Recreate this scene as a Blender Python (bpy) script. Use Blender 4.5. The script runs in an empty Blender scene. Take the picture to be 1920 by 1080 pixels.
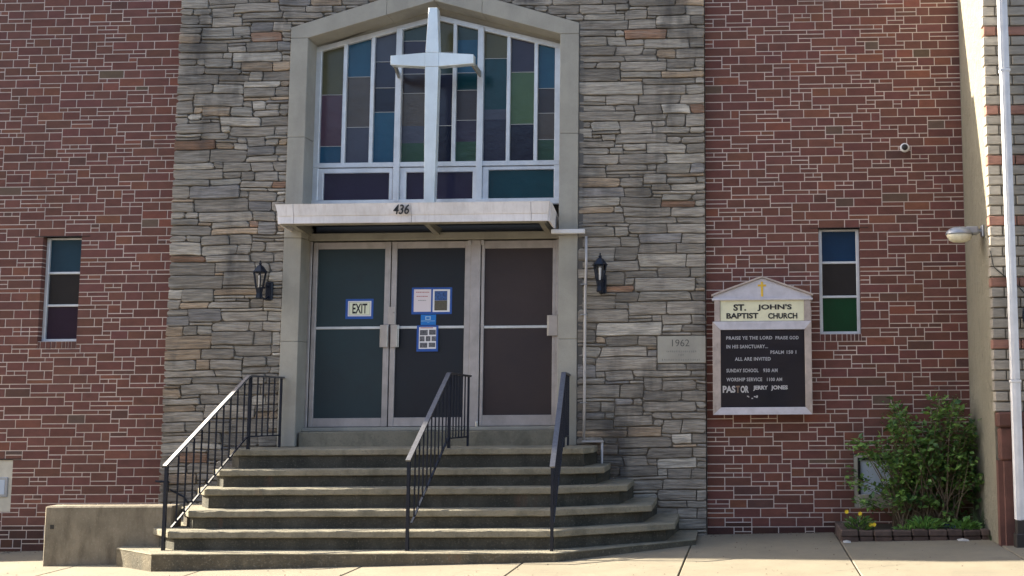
import bpy, bmesh, math, random
from mathutils import Vector, Matrix, noise
R_ = random.Random(7)
scene = bpy.context.scene
col = scene.collection

# ------------------------------------------------------------------ camera
F, PX, PY = 1979.4, 1350.8, 546.2            # focal length and principal point, pixels of a 1920 wide frame
YAW, PIT, ROL = -0.0280, -0.10025, -0.00678
D = 12.4                                      # metres from the camera to the brick face (y = 0)
def rotm():
    cy, sy, cp, sp, cr, sr = (math.cos(YAW), math.sin(YAW), math.cos(PIT), math.sin(PIT), math.cos(ROL), math.sin(ROL))
    Ry = Matrix(((cy,0,-sy),(0,1,0),(sy,0,cy))); Rx = Matrix(((1,0,0),(0,cp,-sp),(0,sp,cp))); Rz = Matrix(((cr,-sr,0),(sr,cr,0),(0,0,1)))
    return Rz @ Rx @ Ry
RM = rotm(); RI = RM.transposed()
def ray(px, py):
    v = RI @ Vector(((px-PX)/F, (py-PY)/F, 1.0))
    return Vector((v.x, v.z, -v.y))
CZ = 0.0
_d = ray(1400, 1000); CZ = -_d.z/_d.y*D       # the wall meets the ground at z = 0 here
CAM = Vector((0, -D, CZ))
def W(px, py, Y=0.0):
    d = ray(px, py); return CAM + d*((Y+D)/d.y)
def WZ(px, py, Z):
    d = ray(px, py); return CAM + d*((Z-CZ)/d.z)
def X(px, py, Y=0.0): return W(px, py, Y).x
def Z(px, py, Y=0.0): return W(px, py, Y).z
cd = bpy.data.cameras.new('camera'); cam = bpy.data.objects.new('camera', cd); col.objects.link(cam)
r0, r1, r2 = RM[0], RM[1], RM[2]
def tw(v): return Vector((v[0], v[2], -v[1]))
ax, ay, az = tw(r0), -tw(r1), -tw(r2)
cam.matrix_world = Matrix(((ax.x,ay.x,az.x,CAM.x),(ax.y,ay.y,az.y,CAM.y),(ax.z,ay.z,az.z,CAM.z),(0,0,0,1)))
cd.sensor_width = 36; cd.lens = F/1920*36
cd.shift_x = (960-PX)/1920; cd.shift_y = (PY-540)/1920
cd.clip_start = 0.1; cd.clip_end = 2000
scene.camera = cam

# ------------------------------------------------------------------ light
SUN = Vector((1.75, -0.335, -1.0)).normalized()          # direction the light travels
elev = math.asin(-SUN.z); to = -SUN
w = bpy.data.worlds.new('World'); scene.world = w; w.use_nodes = True
nt = w.node_tree; bg = nt.nodes['Background']
sky = nt.nodes.new('ShaderNodeTexSky'); sky.sky_type = 'NISHITA'; sky.sun_disc = False
sky.sun_elevation = elev; sky.sun_rotation = math.atan2(to.x, to.y)
sky.dust_density = 3.0; sky.air_density = 1.0; sky.ozone_density = 1.0
nt.links.new(sky.outputs[0], bg.inputs[0]); bg.inputs[1].default_value = 0.085
sl = bpy.data.lights.new('sun', 'SUN'); so = bpy.data.objects.new('sun', sl); col.objects.link(so)
sl.energy = 5.0; sl.angle = math.radians(0.5); sl.color = (1.0, 0.90, 0.71)
so.rotation_euler = (-SUN).to_track_quat('Z', 'Y').to_euler()
so.location = (-20, 10, 20)
vs = scene.view_settings
vs.view_transform = 'Standard'; vs.look = 'None'; vs.gamma = 1.0; vs.use_curve_mapping = False
vs.exposure = 2.15
scene.cycles.max_bounces = 6

# ------------------------------------------------------------------ materials
def mat(name, base, rough=0.8, metal=0.0, spec=0.5, var=0.0, vscale=3.0, bump=0.0, bscale=40.0, stretch=(1,1,1), col2=None, tint=False, stain=None, island=0.0, coat=0.0, mulv=0.25):
    m = bpy.data.materials.new(name); m.use_nodes = True
    n = m.node_tree; L = n.links; b = n.nodes['Principled BSDF']
    b.inputs['Roughness'].default_value = rough; b.inputs['Metallic'].default_value = metal
    b.inputs['Specular IOR Level'].default_value = spec; b.inputs['Coat Weight'].default_value = coat
    tc = n.nodes.new('ShaderNodeNewGeometry')
    mp = n.nodes.new('ShaderNodeMapping'); mp.inputs['Scale'].default_value = stretch
    L.new(tc.outputs['Position'], mp.inputs[0])
    def rgb(c):
        r = n.nodes.new('ShaderNodeRGB'); r.outputs[0].default_value = (*c, 1); return r.outputs[0]
    def mix(a, b_, f, mode='MIX'):
        x = n.nodes.new('ShaderNodeMix'); x.data_type = 'RGBA'; x.blend_type = mode
        L.new(a, x.inputs[6]); L.new(b_, x.inputs[7])
        if isinstance(f, float): x.inputs[0].default_value = f
        else: L.new(f, x.inputs[0])
        return x.outputs[2]
    def noi(scale, detail=5, rough_=0.6, vec=None, lo=0.35, hi=0.65):
        x = n.nodes.new('ShaderNodeTexNoise'); x.inputs['Scale'].default_value = scale; x.inputs['Detail'].default_value = detail; x.inputs['Roughness'].default_value = rough_
        L.new(vec or mp.outputs[0], x.inputs['Vector'])
        r = n.nodes.new('ShaderNodeMapRange'); r.inputs[1].default_value = lo; r.inputs[2].default_value = hi
        L.new(x.outputs[0], r.inputs[0]); return r.outputs[0]
    c = rgb(base)
    if tint:
        at = n.nodes.new('ShaderNodeAttribute'); at.attribute_name = 'tint'
        oi = n.nodes.new('ShaderNodeObjectInfo')
        c = mix(at.outputs['Color'], oi.outputs['Color'], 1.0, 'ADD')
    if var > 0:
        c = mix(c, mix(c, rgb(col2 if col2 else (mulv,mulv,mulv)), 1.0, 'MULTIPLY' if not col2 else 'MIX'), noi(vscale, 6, 0.65), 'MIX')
        # keep 'var' as the blend strength
        x = c.node; mul = n.nodes.new('ShaderNodeMath'); mul.operation = 'MULTIPLY'; mul.inputs[1].default_value = var
        src = x.inputs[0].links[0].from_socket; L.new(src, mul.inputs[0]); L.new(mul.outputs[0], x.inputs[0])
    if stain:
        for (sc, st, amt, scol, lo, hi) in stain:
            mp2 = n.nodes.new('ShaderNodeMapping'); mp2.inputs['Scale'].default_value = st
            L.new(tc.outputs['Position'], mp2.inputs[0])
            f = noi(sc, 5, 0.6, mp2.outputs[0], lo, hi)
            mu = n.nodes.new('ShaderNodeMath'); mu.operation = 'MULTIPLY'; mu.inputs[1].default_value = amt; L.new(f, mu.inputs[0])
            c = mix(c, rgb(scol), mu.outputs[0])
    L.new(c, b.inputs['Base Color'])
    if bump > 0:
        x = n.nodes.new('ShaderNodeTexNoise'); x.inputs['Scale'].default_value = bscale; x.inputs['Detail'].default_value = 6; x.inputs['Roughness'].default_value = 0.65
        L.new(mp.outputs[0], x.inputs['Vector'])
        bu = n.nodes.new('ShaderNodeBump'); bu.inputs['Strength'].default_value = 1.0; bu.inputs['Distance'].default_value = bump
        L.new(x.outputs[0], bu.inputs['Height']); L.new(bu.outputs[0], b.inputs['Normal'])
    return m
M = {}
M['brick'] = mat('brick', (0.2,0.07,0.05), 0.85, tint=True, var=0.35, vscale=6, stretch=(1,1,2.2), bump=0.002, bscale=60,
                 stain=[(0.9,(1.6,1,0.45),0.40,(0.05,0.035,0.03),0.56,0.78), (60,(1,1,2),0.25,(0.10,0.05,0.04),0.5,0.7)])
M['mortar'] = mat('mortar', (0.70,0.59,0.53), 0.95, var=0.3, vscale=3, bump=0.002, bscale=90, stain=[(0.9,(1.6,1,0.45),0.6,(0.09,0.07,0.07),0.56,0.78)])
M['stone'] = mat('stone', (0.3,0.3,0.27), 0.9, tint=True, var=1.0, mulv=0.42, vscale=7, col2=None, stretch=(0.5,1,6.0), bump=0.022, bscale=11,
                 stain=[(1.3,(1.3,1,0.45),0.80,(0.055,0.053,0.055),0.53,0.68), (5,(0.35,1,5),0.45,(0.47,0.46,0.42),0.55,0.70), (2.1,(1,1,1.7),0.35,(0.30,0.215,0.13),0.62,0.76), (40,(0.2,1,3.5),0.45,(0.085,0.085,0.08),0.48,0.68)])
M['stone_mortar'] = mat('stone_mortar', (0.25,0.225,0.195), 0.95, var=0.4, vscale=5, bump=0.004, bscale=60)
M['concrete'] = mat('cast_concrete', (0.40,0.38,0.33), 0.9, var=0.25, vscale=2.5, bump=0.002, bscale=120,
                 stain=[(1.5,(2,2,0.35),0.35,(0.16,0.16,0.15),0.52,0.75),(180,(1,1,1),0.3,(0.20,0.19,0.17),0.5,0.7)])
M['steps'] = mat('step_concrete', (0.265,0.24,0.18), 0.93, var=0.3, vscale=3.2, bump=0.010, bscale=38,
                 stain=[(3.0,(1.6,1.6,1.2),0.60,(0.10,0.095,0.07),0.48,0.66),(1.2,(2.2,1,0.6),0.5,(0.24,0.12,0.08),0.64,0.76),(42,(1,1,1),0.6,(0.13,0.12,0.095),0.54,0.68)])
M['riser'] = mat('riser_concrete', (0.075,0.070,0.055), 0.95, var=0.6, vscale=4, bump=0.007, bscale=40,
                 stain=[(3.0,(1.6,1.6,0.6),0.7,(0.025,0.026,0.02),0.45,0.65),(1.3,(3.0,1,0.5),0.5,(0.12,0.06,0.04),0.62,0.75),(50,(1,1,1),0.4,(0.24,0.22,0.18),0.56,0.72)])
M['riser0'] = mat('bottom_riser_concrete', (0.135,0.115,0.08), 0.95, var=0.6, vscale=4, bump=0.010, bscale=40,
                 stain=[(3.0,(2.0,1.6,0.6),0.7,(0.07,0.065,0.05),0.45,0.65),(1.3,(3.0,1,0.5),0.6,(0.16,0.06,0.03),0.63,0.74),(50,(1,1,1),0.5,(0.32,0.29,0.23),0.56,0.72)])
M['lowwall'] = mat('old_wall_concrete', (0.255,0.22,0.165), 0.95, var=0.5, vscale=3, bump=0.006, bscale=45,
                 stain=[(3.0,(2.4,2,0.7),0.75,(0.07,0.055,0.038),0.46,0.70),(45,(1,1,1),0.4,(0.36,0.33,0.26),0.56,0.72)])
M['walk'] = mat('sidewalk_concrete', (0.235,0.205,0.150), 0.95, var=0.25, vscale=1.3, bump=0.003, bscale=90, tint=False,
                 stain=[(1.1,(1,1.6,1),0.35,(0.165,0.15,0.12),0.5,0.72),(75,(1,1,1),0.35,(0.12,0.11,0.09),0.55,0.72),(7,(1,2,1),0.45,(0.12,0.11,0.09),0.6,0.7),(16,(1,1,1),0.6,(0.06,0.055,0.045),0.68,0.72)])
M['asphalt'] = mat('asphalt', (0.06,0.06,0.06), 0.9, var=0.4, vscale=2, bump=0.004, bscale=80)
M['alu'] = mat('aluminium_window_paint', (0.74,0.77,0.80), 0.42, metal=0.35, var=0.25, vscale=4, stain=[(6,(1,1,0.4),0.3,(0.35,0.36,0.38),0.55,0.75)])
M['alu_door'] = mat('door_aluminium', (0.53,0.50,0.50), 0.42, metal=0.45, var=0.3, vscale=5, stain=[(7,(1,1,0.4),0.35,(0.25,0.23,0.22),0.52,0.75)])
M['alu_bright'] = mat('bare_aluminium', (0.72,0.71,0.70), 0.3, metal=0.8, var=0.2, vscale=5)
M['fascia'] = mat('canopy_fascia_paint', (0.88,0.84,0.84), 0.5, metal=0.0, var=0.3, vscale=3, stain=[(12,(2.2,2,0.25),0.45,(0.55,0.48,0.45),0.5,0.75)])
M['grey_pipe'] = mat('grey_pipe_paint', (0.52,0.50,0.50), 0.4, metal=.2, var=.3, vscale=8)
M['cross'] = mat('cross_steel', (0.80,0.87,0.90), 0.35, metal=0.35, var=0.25, vscale=2.5, stretch=(1,1,0.6))
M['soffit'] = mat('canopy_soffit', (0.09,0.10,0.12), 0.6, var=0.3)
M['beige_metal'] = mat('header_metal', (0.36,0.34,0.29), 0.5, metal=0.3, var=0.3, vscale=4)
M['iron'] = mat('black_iron_paint', (0.006,0.011,0.026), 0.40, spec=0.4, var=0.3, vscale=30, bump=0.0015, bscale=120)
M['handrail'] = mat('worn_handrail_paint', (0.22,0.22,0.24), 0.48, metal=1.0, spec=1.0, var=0.3, vscale=30)  # sun glint put into a lighter metallic colour than the other ironwork
M['black'] = mat('black_paint', (0.01,0.01,0.012), 0.5)
M['lead'] = mat('lead_line', (0.45,0.46,0.46), 0.6)
M['dark_metal'] = mat('rusty_lintel', (0.035,0.022,0.02), 0.8, var=0.4)
M['white_paint'] = mat('white_paint', (0.80,0.80,0.82), 0.4, var=0.2, vscale=6, stain=[(5,(2,2,0.4),0.35,(0.45,0.40,0.36),0.58,0.78)])
M['sign_metal'] = mat('sign_weathered_metal', (0.52,0.44,0.40), 0.5, metal=0.2, var=0.4, vscale=9, stain=[(14,(1,1,0.5),0.55,(0.20,0.14,0.11),0.6,0.75)])
M['sign_top'] = mat('sign_white_metal', (0.62,0.60,0.66), 0.5, metal=0.1, var=0.25, vscale=9)
M['sign_cream'] = mat('sign_cream_panel', (0.80,0.77,0.55), 0.5, var=0.15, vscale=10)
M['sign_board'] = mat('sign_letter_board', (0.010,0.011,0.028), 0.6, var=0.3, vscale=6, stretch=(1,1,8))
M['sign_letter'] = mat('sign_letters_white', (0.80,0.82,0.88), 0.6)
M['sign_letter_big'] = mat('sign_letters_bright_white', (0.90,0.91,0.95), 0.6)
M['rust_letter'] = mat('rusty_letter', (0.42,0.30,0.22), 0.7)
M['yellow'] = mat('yellow_paint', (0.75,0.48,0.04), 0.5)
M['paper'] = mat('white_paper', (0.82,0.80,0.82), 0.7)
M['lilac_paper'] = mat('pale_paper', (0.78,0.70,0.74), 0.7)
M['tape'] = mat('blue_tape', (0.02,0.10,0.42), 0.5, var=0.2, vscale=15)
M['blue_card'] = mat('blue_card', (0.01,0.19,0.60), 0.5)
M['pale_blue'] = mat('pale_blue_print', (0.35,0.55,0.75), 0.5)
M['exit_cream'] = mat('exit_plate', (0.78,0.80,0.62), 0.6)
M['photo_blue'] = mat('printed_sky', (0.05,0.14,0.42), 0.5, var=0.8, vscale=60, col2=(0.02,0.03,0.06))
M['photo_brown'] = mat('printed_ground', (0.13,0.115,0.085), 0.5, var=0.4, vscale=50)
M['red_text'] = mat('red_print', (0.45,0.12,0.12), 0.6)
M['grey_text'] = mat('grey_print', (0.35,0.33,0.36), 0.6)
M['photo_grey'] = mat('printed_photo', (0.20,0.20,0.22), 0.5, var=0.9, vscale=45, col2=(0.02,0.02,0.03))
M['engrave'] = mat('engraved_line', (0.11,0.105,0.10), 0.95)  # also used for the shade painted in the gap by the jamb
M['engrave_faint'] = mat('faint_engraved_line', (0.235,0.225,0.205), 0.95)
M['stucco'] = mat('stucco', (0.27,0.25,0.19), 0.95, var=0.25, vscale=1.5, bump=0.05, bscale=14, stretch=(1,1,0.6),
                  stain=[(14,(1,1,0.4),0.55,(0.13,0.12,0.09),0.60,0.70),(2.0,(1,1.5,0.3),0.3,(0.26,0.24,0.19),0.5,0.75)])
M['beige_brick'] = mat('beige_brick', (0.3,0.28,0.25), 0.9, tint=True, var=0.4, vscale=7, stretch=(0.8,0.8,4), bump=0.004, bscale=35)
M['nb_joint'] = mat('brown_joint', (0.20,0.18,0.155), 0.95)
M['dark_joint'] = mat('dark_joint', (0.10,0.09,0.08), 0.95)
M['brownstone'] = mat('brownstone', (0.14,0.062,0.048), 0.85, var=0.5, vscale=5, bump=0.004, bscale=30, stain=[(3,(1,1,0.5),0.5,(0.05,0.03,0.03),0.5,0.7)])
M['boot'] = mat('cast_iron_boot', (0.03,0.025,0.022), 0.7, var=0.4)
M['lamp_grey'] = mat('lamp_grey_metal', (0.36,0.38,0.42), 0.45, metal=0.5, var=0.2)
M['soil'] = mat('soil', (0.045,0.035,0.025), 1.0, var=0.6, vscale=15, bump=0.02, bscale=20)
M['edge_brick'] = mat('planter_brick', (0.13,0.07,0.055), 0.9, tint=True, var=0.5, vscale=14, bump=0.005, bscale=50)
M['bark'] = mat('stem_bark', (0.16,0.12,0.08), 0.9, var=0.4, vscale=20)
M['white_litter'] = mat('litter_paper', (0.50,0.49,0.47), 0.7)
M['cable'] = mat('black_cable', (0.02,0.02,0.02), 0.6)
M['cream_panel'] = mat('cream_panel', (0.58,0.55,0.47), 0.7, var=0.25, vscale=8)
M['roof'] = mat('roof_felt', (0.08,0.08,0.08), 0.9)

def glass(name, c, rough=0.12, c2=None, sc=3.0, spec=0.5):
    return mat(name, c, rough, spec=spec, var=0.6 if c2 else 0.35, vscale=sc, col2=c2 or tuple(v*0.55 for v in c), bump=0.004, bscale=6)
G = {k: glass('glass_'+k, tuple(q*.62 for q in v), 0.16, spec=.38) for k, v in dict(
    olive=(0.15,0.145,0.075), rose=(0.15,0.085,0.125), blue=(0.025,0.13,0.24), taupe=(0.14,0.125,0.12), slate=(0.10,0.115,0.17),
    navy=(0.018,0.025,0.055), grey_green=(0.06,0.10,0.10), purple=(0.06,0.055,0.10), brown=(0.07,0.062,0.075), green=(0.045,0.12,0.085),
    teal=(0.01,0.075,0.10), bright_green=(0.11,0.20,0.10), indigo=(0.040,0.048,0.09), dark_purple=(0.042,0.040,0.085), dark_teal=(0.010,0.085,0.115),
    window_blue=(0.012,0.06,0.15), window_dark=(0.045,0.043,0.045), window_green=(0.007,0.085,0.035), window_teal=(0.03,0.09,0.14), window_plum=(0.05,0.03,0.06)).items()}
G['door_teal'] = glass('glass_door_teal', (0.026,0.052,0.062), 0.35, (0.024,0.034,0.044), 1.4, spec=0.35)
G['door_navy'] = glass('glass_door_navy', (0.018,0.026,0.036), 0.35, (0.020,0.020,0.028), 1.4, spec=0.35)
G['door_brown'] = glass('glass_door_brown', (0.052,0.040,0.042), 0.35, (0.036,0.030,0.036), 1.4, spec=0.35)  # brownish reflection put into the glass colour
G['clear_dark'] = glass('glass_dark', (0.01,0.012,0.018), 0.08)
G['pale_pane'] = glass('glass_pale_pane', (0.50,0.58,0.70), 0.3)
def clear_glass(name, rough=0.02):
    m = bpy.data.materials.new(name); m.use_nodes = True; n = m.node_tree; L = n.links
    out = n.nodes['Material Output']; n.nodes.remove(n.nodes['Principled BSDF'])
    t = n.nodes.new('ShaderNodeBsdfTransparent'); g = n.nodes.new('ShaderNodeBsdfGlossy'); g.inputs['Roughness'].default_value = rough
    fr = n.nodes.new('ShaderNodeFresnel'); fr.inputs[0].default_value = 1.33
    mx = n.nodes.new('ShaderNodeMixShader'); L.new(fr.outputs[0], mx.inputs[0]); L.new(t.outputs[0], mx.inputs[1]); L.new(g.outputs[0], mx.inputs[2]); L.new(mx.outputs[0], out.inputs[0])
    return m
M['clear'] = clear_glass('clear_glass')
def leafmat(name, c, c2):
    m = bpy.data.materials.new(name); m.use_nodes = True; n = m.node_tree; L = n.links; b = n.nodes['Principled BSDF']
    g = n.nodes.new('ShaderNodeNewGeometry'); r = n.nodes.new('ShaderNodeValToRGB')
    r.color_ramp.elements[0].color = (*c, 1); r.color_ramp.elements[1].color = (*c2, 1)
    L.new(g.outputs['Random Per Island'], r.inputs[0]); L.new(r.outputs[0], b.inputs['Base Color'])
    b.inputs['Roughness'].default_value = 0.5
    tr = n.nodes.new('ShaderNodeBsdfTranslucent'); L.new(r.outputs[0], tr.inputs[0])
    mx = n.nodes.new('ShaderNodeMixShader'); mx.inputs[0].default_value = 0.3
    L.new(b.outputs[0], mx.inputs[1]); L.new(tr.outputs[0], mx.inputs[2]); L.new(mx.outputs[0], n.nodes['Material Output'].inputs[0])
    return m
M['leaf'] = leafmat('shrub_leaf', (0.03,0.09,0.028), (0.20,0.34,0.07))
M['leaf_low'] = leafmat('low_leaf', (0.09,0.23,0.05), (0.24,0.42,0.10))
M['grass'] = leafmat('grass_blade', (0.05,0.10,0.04), (0.12,0.18,0.07))
M['petal'] = mat('yellow_petal', (0.85,0.60,0.02), 0.6)
M['blue_petal'] = mat('blue_petal', (0.03,0.03,0.30), 0.6)

# ------------------------------------------------------------------ object helpers
def obj(name, me, m=None, parent=None, loc=None, **props):
    o = bpy.data.objects.new(name, me); col.objects.link(o)
    if me is not None and m is not None and not me.materials:
        me.materials.append(m)
    if parent is not None: o.parent = parent
    if loc is not None: o.location = loc
    for k, v in props.items(): o[k] = v
    return o
def thing(name, label, cat, loc=(0,0,0), group=None):
    o = bpy.data.objects.new(name, None); col.objects.link(o); o.location = loc; o.empty_display_size = 0.2
    o['label'] = label; o['category'] = cat
    if group: o['group'] = group
    return o
class MB:
    """collects shapes in world coordinates; build() makes one mesh object, relative to its parent's location"""
    def __init__(s): s.v = []; s.f = []; s.c = []
    def add(s, vs, fs, c=None):
        b = len(s.v); s.v += [tuple(v) for v in vs]; s.f += [tuple(i+b for i in f) for f in fs]; s.c += [c]*len(fs); return s
    def box(s, x0, x1, y0, y1, z0, z1, bev=0.0, c=None):
        if x0 > x1: x0, x1 = x1, x0
        if y0 > y1: y0, y1 = y1, y0
        if z0 > z1: z0, z1 = z1, z0
        bev = min(bev, (x1-x0)*.4, (y1-y0)*.4, (z1-z0)*.4)
        if bev <= 0:
            vs = [(x,y,z) for x in (x0,x1) for y in (y0,y1) for z in (z0,z1)]
            return s.add(vs, [(0,1,3,2),(4,6,7,5),(0,4,5,1),(2,3,7,6),(0,2,6,4),(1,5,7,3)], c)
        bm = bmesh.new(); bmesh.ops.create_cube(bm, size=1)
        for v in bm.verts: v.co = Vector(((x0+x1)/2+v.co.x*(x1-x0), (y0+y1)/2+v.co.y*(y1-y0), (z0+z1)/2+v.co.z*(z1-z0)))
        bmesh.ops.bevel(bm, geom=bm.edges[:], offset=bev, segments=1, affect='EDGES')
        return s.bm(bm, c)
    def bm(s, bm, c=None):
        bm.verts.index_update(); s.add([v.co[:] for v in bm.verts], [[v.index for v in f.verts] for f in bm.faces], c); bm.free(); return s
    def prism(s, pts, y0, y1, bev=0.0, c=None):      # polygon in x,z extruded along y
        return s.poly([(x, y0, z) for x, z in pts], Vector((0, y1-y0, 0)), bev, c)
    def plan(s, pts, z0, z1, bev=0.0, c=None):       # polygon in x,y extruded along z
        return s.poly([(x, y, z0) for x, y in pts], Vector((0, 0, z1-z0)), bev, c)
    def poly(s, pts, ext, bev=0.0, c=None):
        bm = bmesh.new(); a = [bm.verts.new(p) for p in pts]; b = [bm.verts.new(Vector(p)+ext) for p in pts]
        n = len(pts); bm.faces.new(a); bm.faces.new(b[::-1])
        for i in range(n): bm.faces.new((a[i], b[i], b[(i+1) % n], a[(i+1) % n]))
        bmesh.ops.recalc_face_normals(bm, faces=bm.faces[:])
        if bev > 0: bmesh.ops.bevel(bm, geom=bm.edges[:], offset=bev, segments=1, affect='EDGES')
        return s.bm(bm, c)
    def bar(s, p, q, wx, wy, c=None, up=(0,0,1)):     # rectangular bar from p to q
        p, q = Vector(p), Vector(q); d = (q-p).normalized(); u = Vector(up)
        if abs(d.dot(u)) > .98: u = Vector((0,1,0))
        sx = d.cross(u).normalized(); sy = sx.cross(d).normalized()
        vs = [e + sx*a*wx/2 + sy*b*wy/2 for e in (p, q) for a, b in ((-1,-1),(1,-1),(1,1),(-1,1))]
        return s.add(vs, [(3,2,1,0),(4,5,6,7),(0,1,5,4),(1,2,6,5),(2,3,7,6),(3,0,4,7)], c)
    def tube(s, pts, r, seg=8, c=None):
        pts = [Vector(p) for p in pts]; n = len(pts); rr = r if isinstance(r, (list, tuple)) else [r]*n
        vs = []; fs = []; ref = None
        for i, p in enumerate(pts):
            d = (pts[min(i+1, n-1)] - pts[max(i-1, 0)]).normalized()
            if ref is None: ref = Vector((0,0,1)) if abs(d.z) < .9 else Vector((1,0,0))
            a = d.cross(ref).normalized(); b = a.cross(d).normalized(); ref = b
            for k in range(seg):
                t = 2*math.pi*k/seg; vs.append(p + (a*math.cos(t)+b*math.sin(t))*rr[i])
        for i in range(n-1):
            for k in range(seg):
                k2 = (k+1) % seg; fs.append((i*seg+k, i*seg+k2, (i+1)*seg+k2, (i+1)*seg+k))
        fs.append(tuple(range(seg))[::-1]); fs.append(tuple((n-1)*seg+k for k in range(seg)))
        return s.add(vs, fs, c)
    def lathe(s, prof, cen, seg=16, axis='z', c=None, sx=1.0, sy=1.0):
        vs = []; fs = []; cen = Vector(cen)
        for r, h in prof:
            for k in range(seg):
                t = 2*math.pi*k/seg; a, b = r*math.cos(t)*sx, r*math.sin(t)*sy
                vs.append(cen + (Vector((a,b,h)) if axis == 'z' else Vector((a,h,b)) if axis == 'y' else Vector((h,a,b))))
        for i in range(len(prof)-1):
            for k in range(seg):
                k2 = (k+1) % seg; fs.append((i*seg+k, i*seg+k2, (i+1)*seg+k2, (i+1)*seg+k))
        fs.append(tuple(range(seg))[::-1]); fs.append(tuple((len(prof)-1)*seg+k for k in range(seg)))
        return s.add(vs, fs, c)
    def build(s, name, m, parent=None, smooth=False, fix=True, **props):
        off = Vector((0,0,0)); p = parent
        while p is not None: off += p.location; p = p.parent
        me = bpy.data.meshes.new(name)
        me.from_pydata([(v[0]-off.x, v[1]-off.y, v[2]-off.z) for v in s.v], [], s.f)
        if fix:
            bm = bmesh.new(); bm.from_mesh(me); bmesh.ops.recalc_face_normals(bm, faces=bm.faces[:]); bm.to_mesh(me); bm.free()
        if any(c is not None for c in s.c):
            a = me.color_attributes.new('tint', 'FLOAT_COLOR', 'CORNER'); data = []
            for pl, c in zip(me.polygons, s.c):
                data += [*(c or (0,0,0)), 1.0]*pl.loop_total
            a.data.foreach_set('color', data)
        if smooth: me.shade_smooth()
        me.materials.append(m)
        o = obj(name, me, None, parent, **props)
        if any(c is not None for c in s.c): o.color = (0,0,0,1)
        return o
def one(shape, name, m, parent=None, **kw): return shape.build(name, m, parent, **kw)
_fontcache = {}
def text(name, s, x0, x1, z0, z1, y, m, parent, depth=0.002, bold=0.0, shear=0.0, space=1.0):
    cu = bpy.data.curves.new('t', 'FONT'); cu.body = s; cu.size = 1; cu.extrude = 0.0; cu.offset = bold; cu.shear = shear; cu.space_character = space; cu.resolution_u = 3
    t = bpy.data.objects.new('t', cu); col.objects.link(t)
    dg = bpy.context.evaluated_depsgraph_get(); me0 = bpy.data.meshes.new_from_object(t.evaluated_get(dg))
    xs = [v.co.x for v in me0.vertices]; ys = [v.co.y for v in me0.vertices]
    ax_, bx_, ay_, by_ = min(xs), max(xs), min(ys), max(ys)
    bm = bmesh.new(); bm.from_mesh(me0)
    g = bmesh.ops.extrude_face_region(bm, geom=bm.faces[:])
    top = [e for e in g['geom'] if isinstance(e, bmesh.types.BMVert)]
    tops = set(top)
    for v in bm.verts:
        X_ = x0+(v.co.x-ax_)/(bx_-ax_)*(x1-x0); Z_ = z0+(v.co.y-ay_)/(by_-ay_)*(z1-z0)
        v.co = (X_, y-depth if v in tops else y, Z_)
    mb = MB(); mb.bm(bm)
    bpy.data.objects.remove(t); bpy.data.curves.remove(cu); bpy.data.meshes.remove(me0)
    return mb.build(name, m, parent)

# ------------------------------------------------------------------ ground
X0, X1 = X(30, 1033), X(1400, 1000); Z0 = Z(30, 1033)
SL = (0 - Z0)/(X1 - X0)
def zg(x): return (x - X1)*SL if x < X1 else (x-X1)*SL*0.6
def drop(mb):
    mb.v = [(x, y, z + zg(x)) for x, y, z in mb.v]; return mb
gm = MB()
xs = [-150,-80,-40,-20,-12,-8,-4,0,4,8,20,40,80,150]
for a, b in zip(xs, xs[1:]):
    gm.add([(a,-150,-.16),(b,-150,-.16),(b,60,-.16),(a,60,-.16)], [(0,1,2,3)])
gm.v = [(x, y, z+max(min(zg(x), .6), -.8)) for x, y, z in gm.v]
gm.build('ground', M['asphalt'], kind='structure')
side = obj('sidewalk', None, kind='structure')
jx = X(0,0)
sj = WZ(1285, 1045, 0).x
cuts = [sj + 1.98*k for k in range(-9, 8)]
cuts2 = sorted(cuts)
sj2 = WZ(1595, 1050, 0).x; cuts2 = [sj + (sj2-sj)*k for k in range(-9, 9)]
for i, (a, b) in enumerate(zip(cuts2, cuts2[1:])):
    for (y0, y1) in ((-3.15, -0.02), (-4.6, -3.165)):
        m_ = MB(); dz = R_.uniform(-.002, .002)
        m_.box(a+.007, b-.007, y0, y1 if y0 > -4 else y1, -.15, dz, 0.006)
        drop(m_).build('paving_slab', M['walk'], side)
b_ = MB().box(cuts2[0], cuts2[-1], -4.6, -.02, -.15, -.012); drop(b_)
b_.build('joint_bed', M['dark_joint'], side)
kb = MB()
kb.box(cuts2[0], cuts2[-1], -4.77, -4.605, -.3, .0, .01); drop(kb).build('kerb', M['concrete'], kind='structure')

# ------------------------------------------------------------------ church: layout
H = 6.60; HS = 6.62; HL = 6.85
YS, YP, YW = -0.10, -0.125, 0.17              # stone face, portal face, window plane
XC = X(318, 470, YS); XD = X(1323, 500, YS)    # the two edges of the stone front
XR = X(1810, 470, 0)                           # corner with the neighbour's stucco wall
XL = -10.2                                     # far left corner of the church, outside the frame, placed to shape the shadow edge
church = thing('church_building', 'red brick and grey stone church front with gabled stained glass window above three glass doors', 'church')

# openings (x0,x1,z0,z1)
def rect(pxa, pya, pxb, pyb, Y): 
    my, mx = (pya+pyb)/2, (pxa+pxb)/2
    return X(pxa, my, Y), X(pxb, my, Y), Z(mx, pyb, Y), Z(mx, pya, Y)
OL = rect(76, 444, 148.5, 640, 0)              # left slit window
OR_ = rect(1536, 428, 1613.5, 626, 0)
OB = rect(-70, 862, 22, 961, 0)                # cream panel at far left
OBR = rect(1601, 852, 1683, 952, 0)            # basement window behind the shrub

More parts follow.
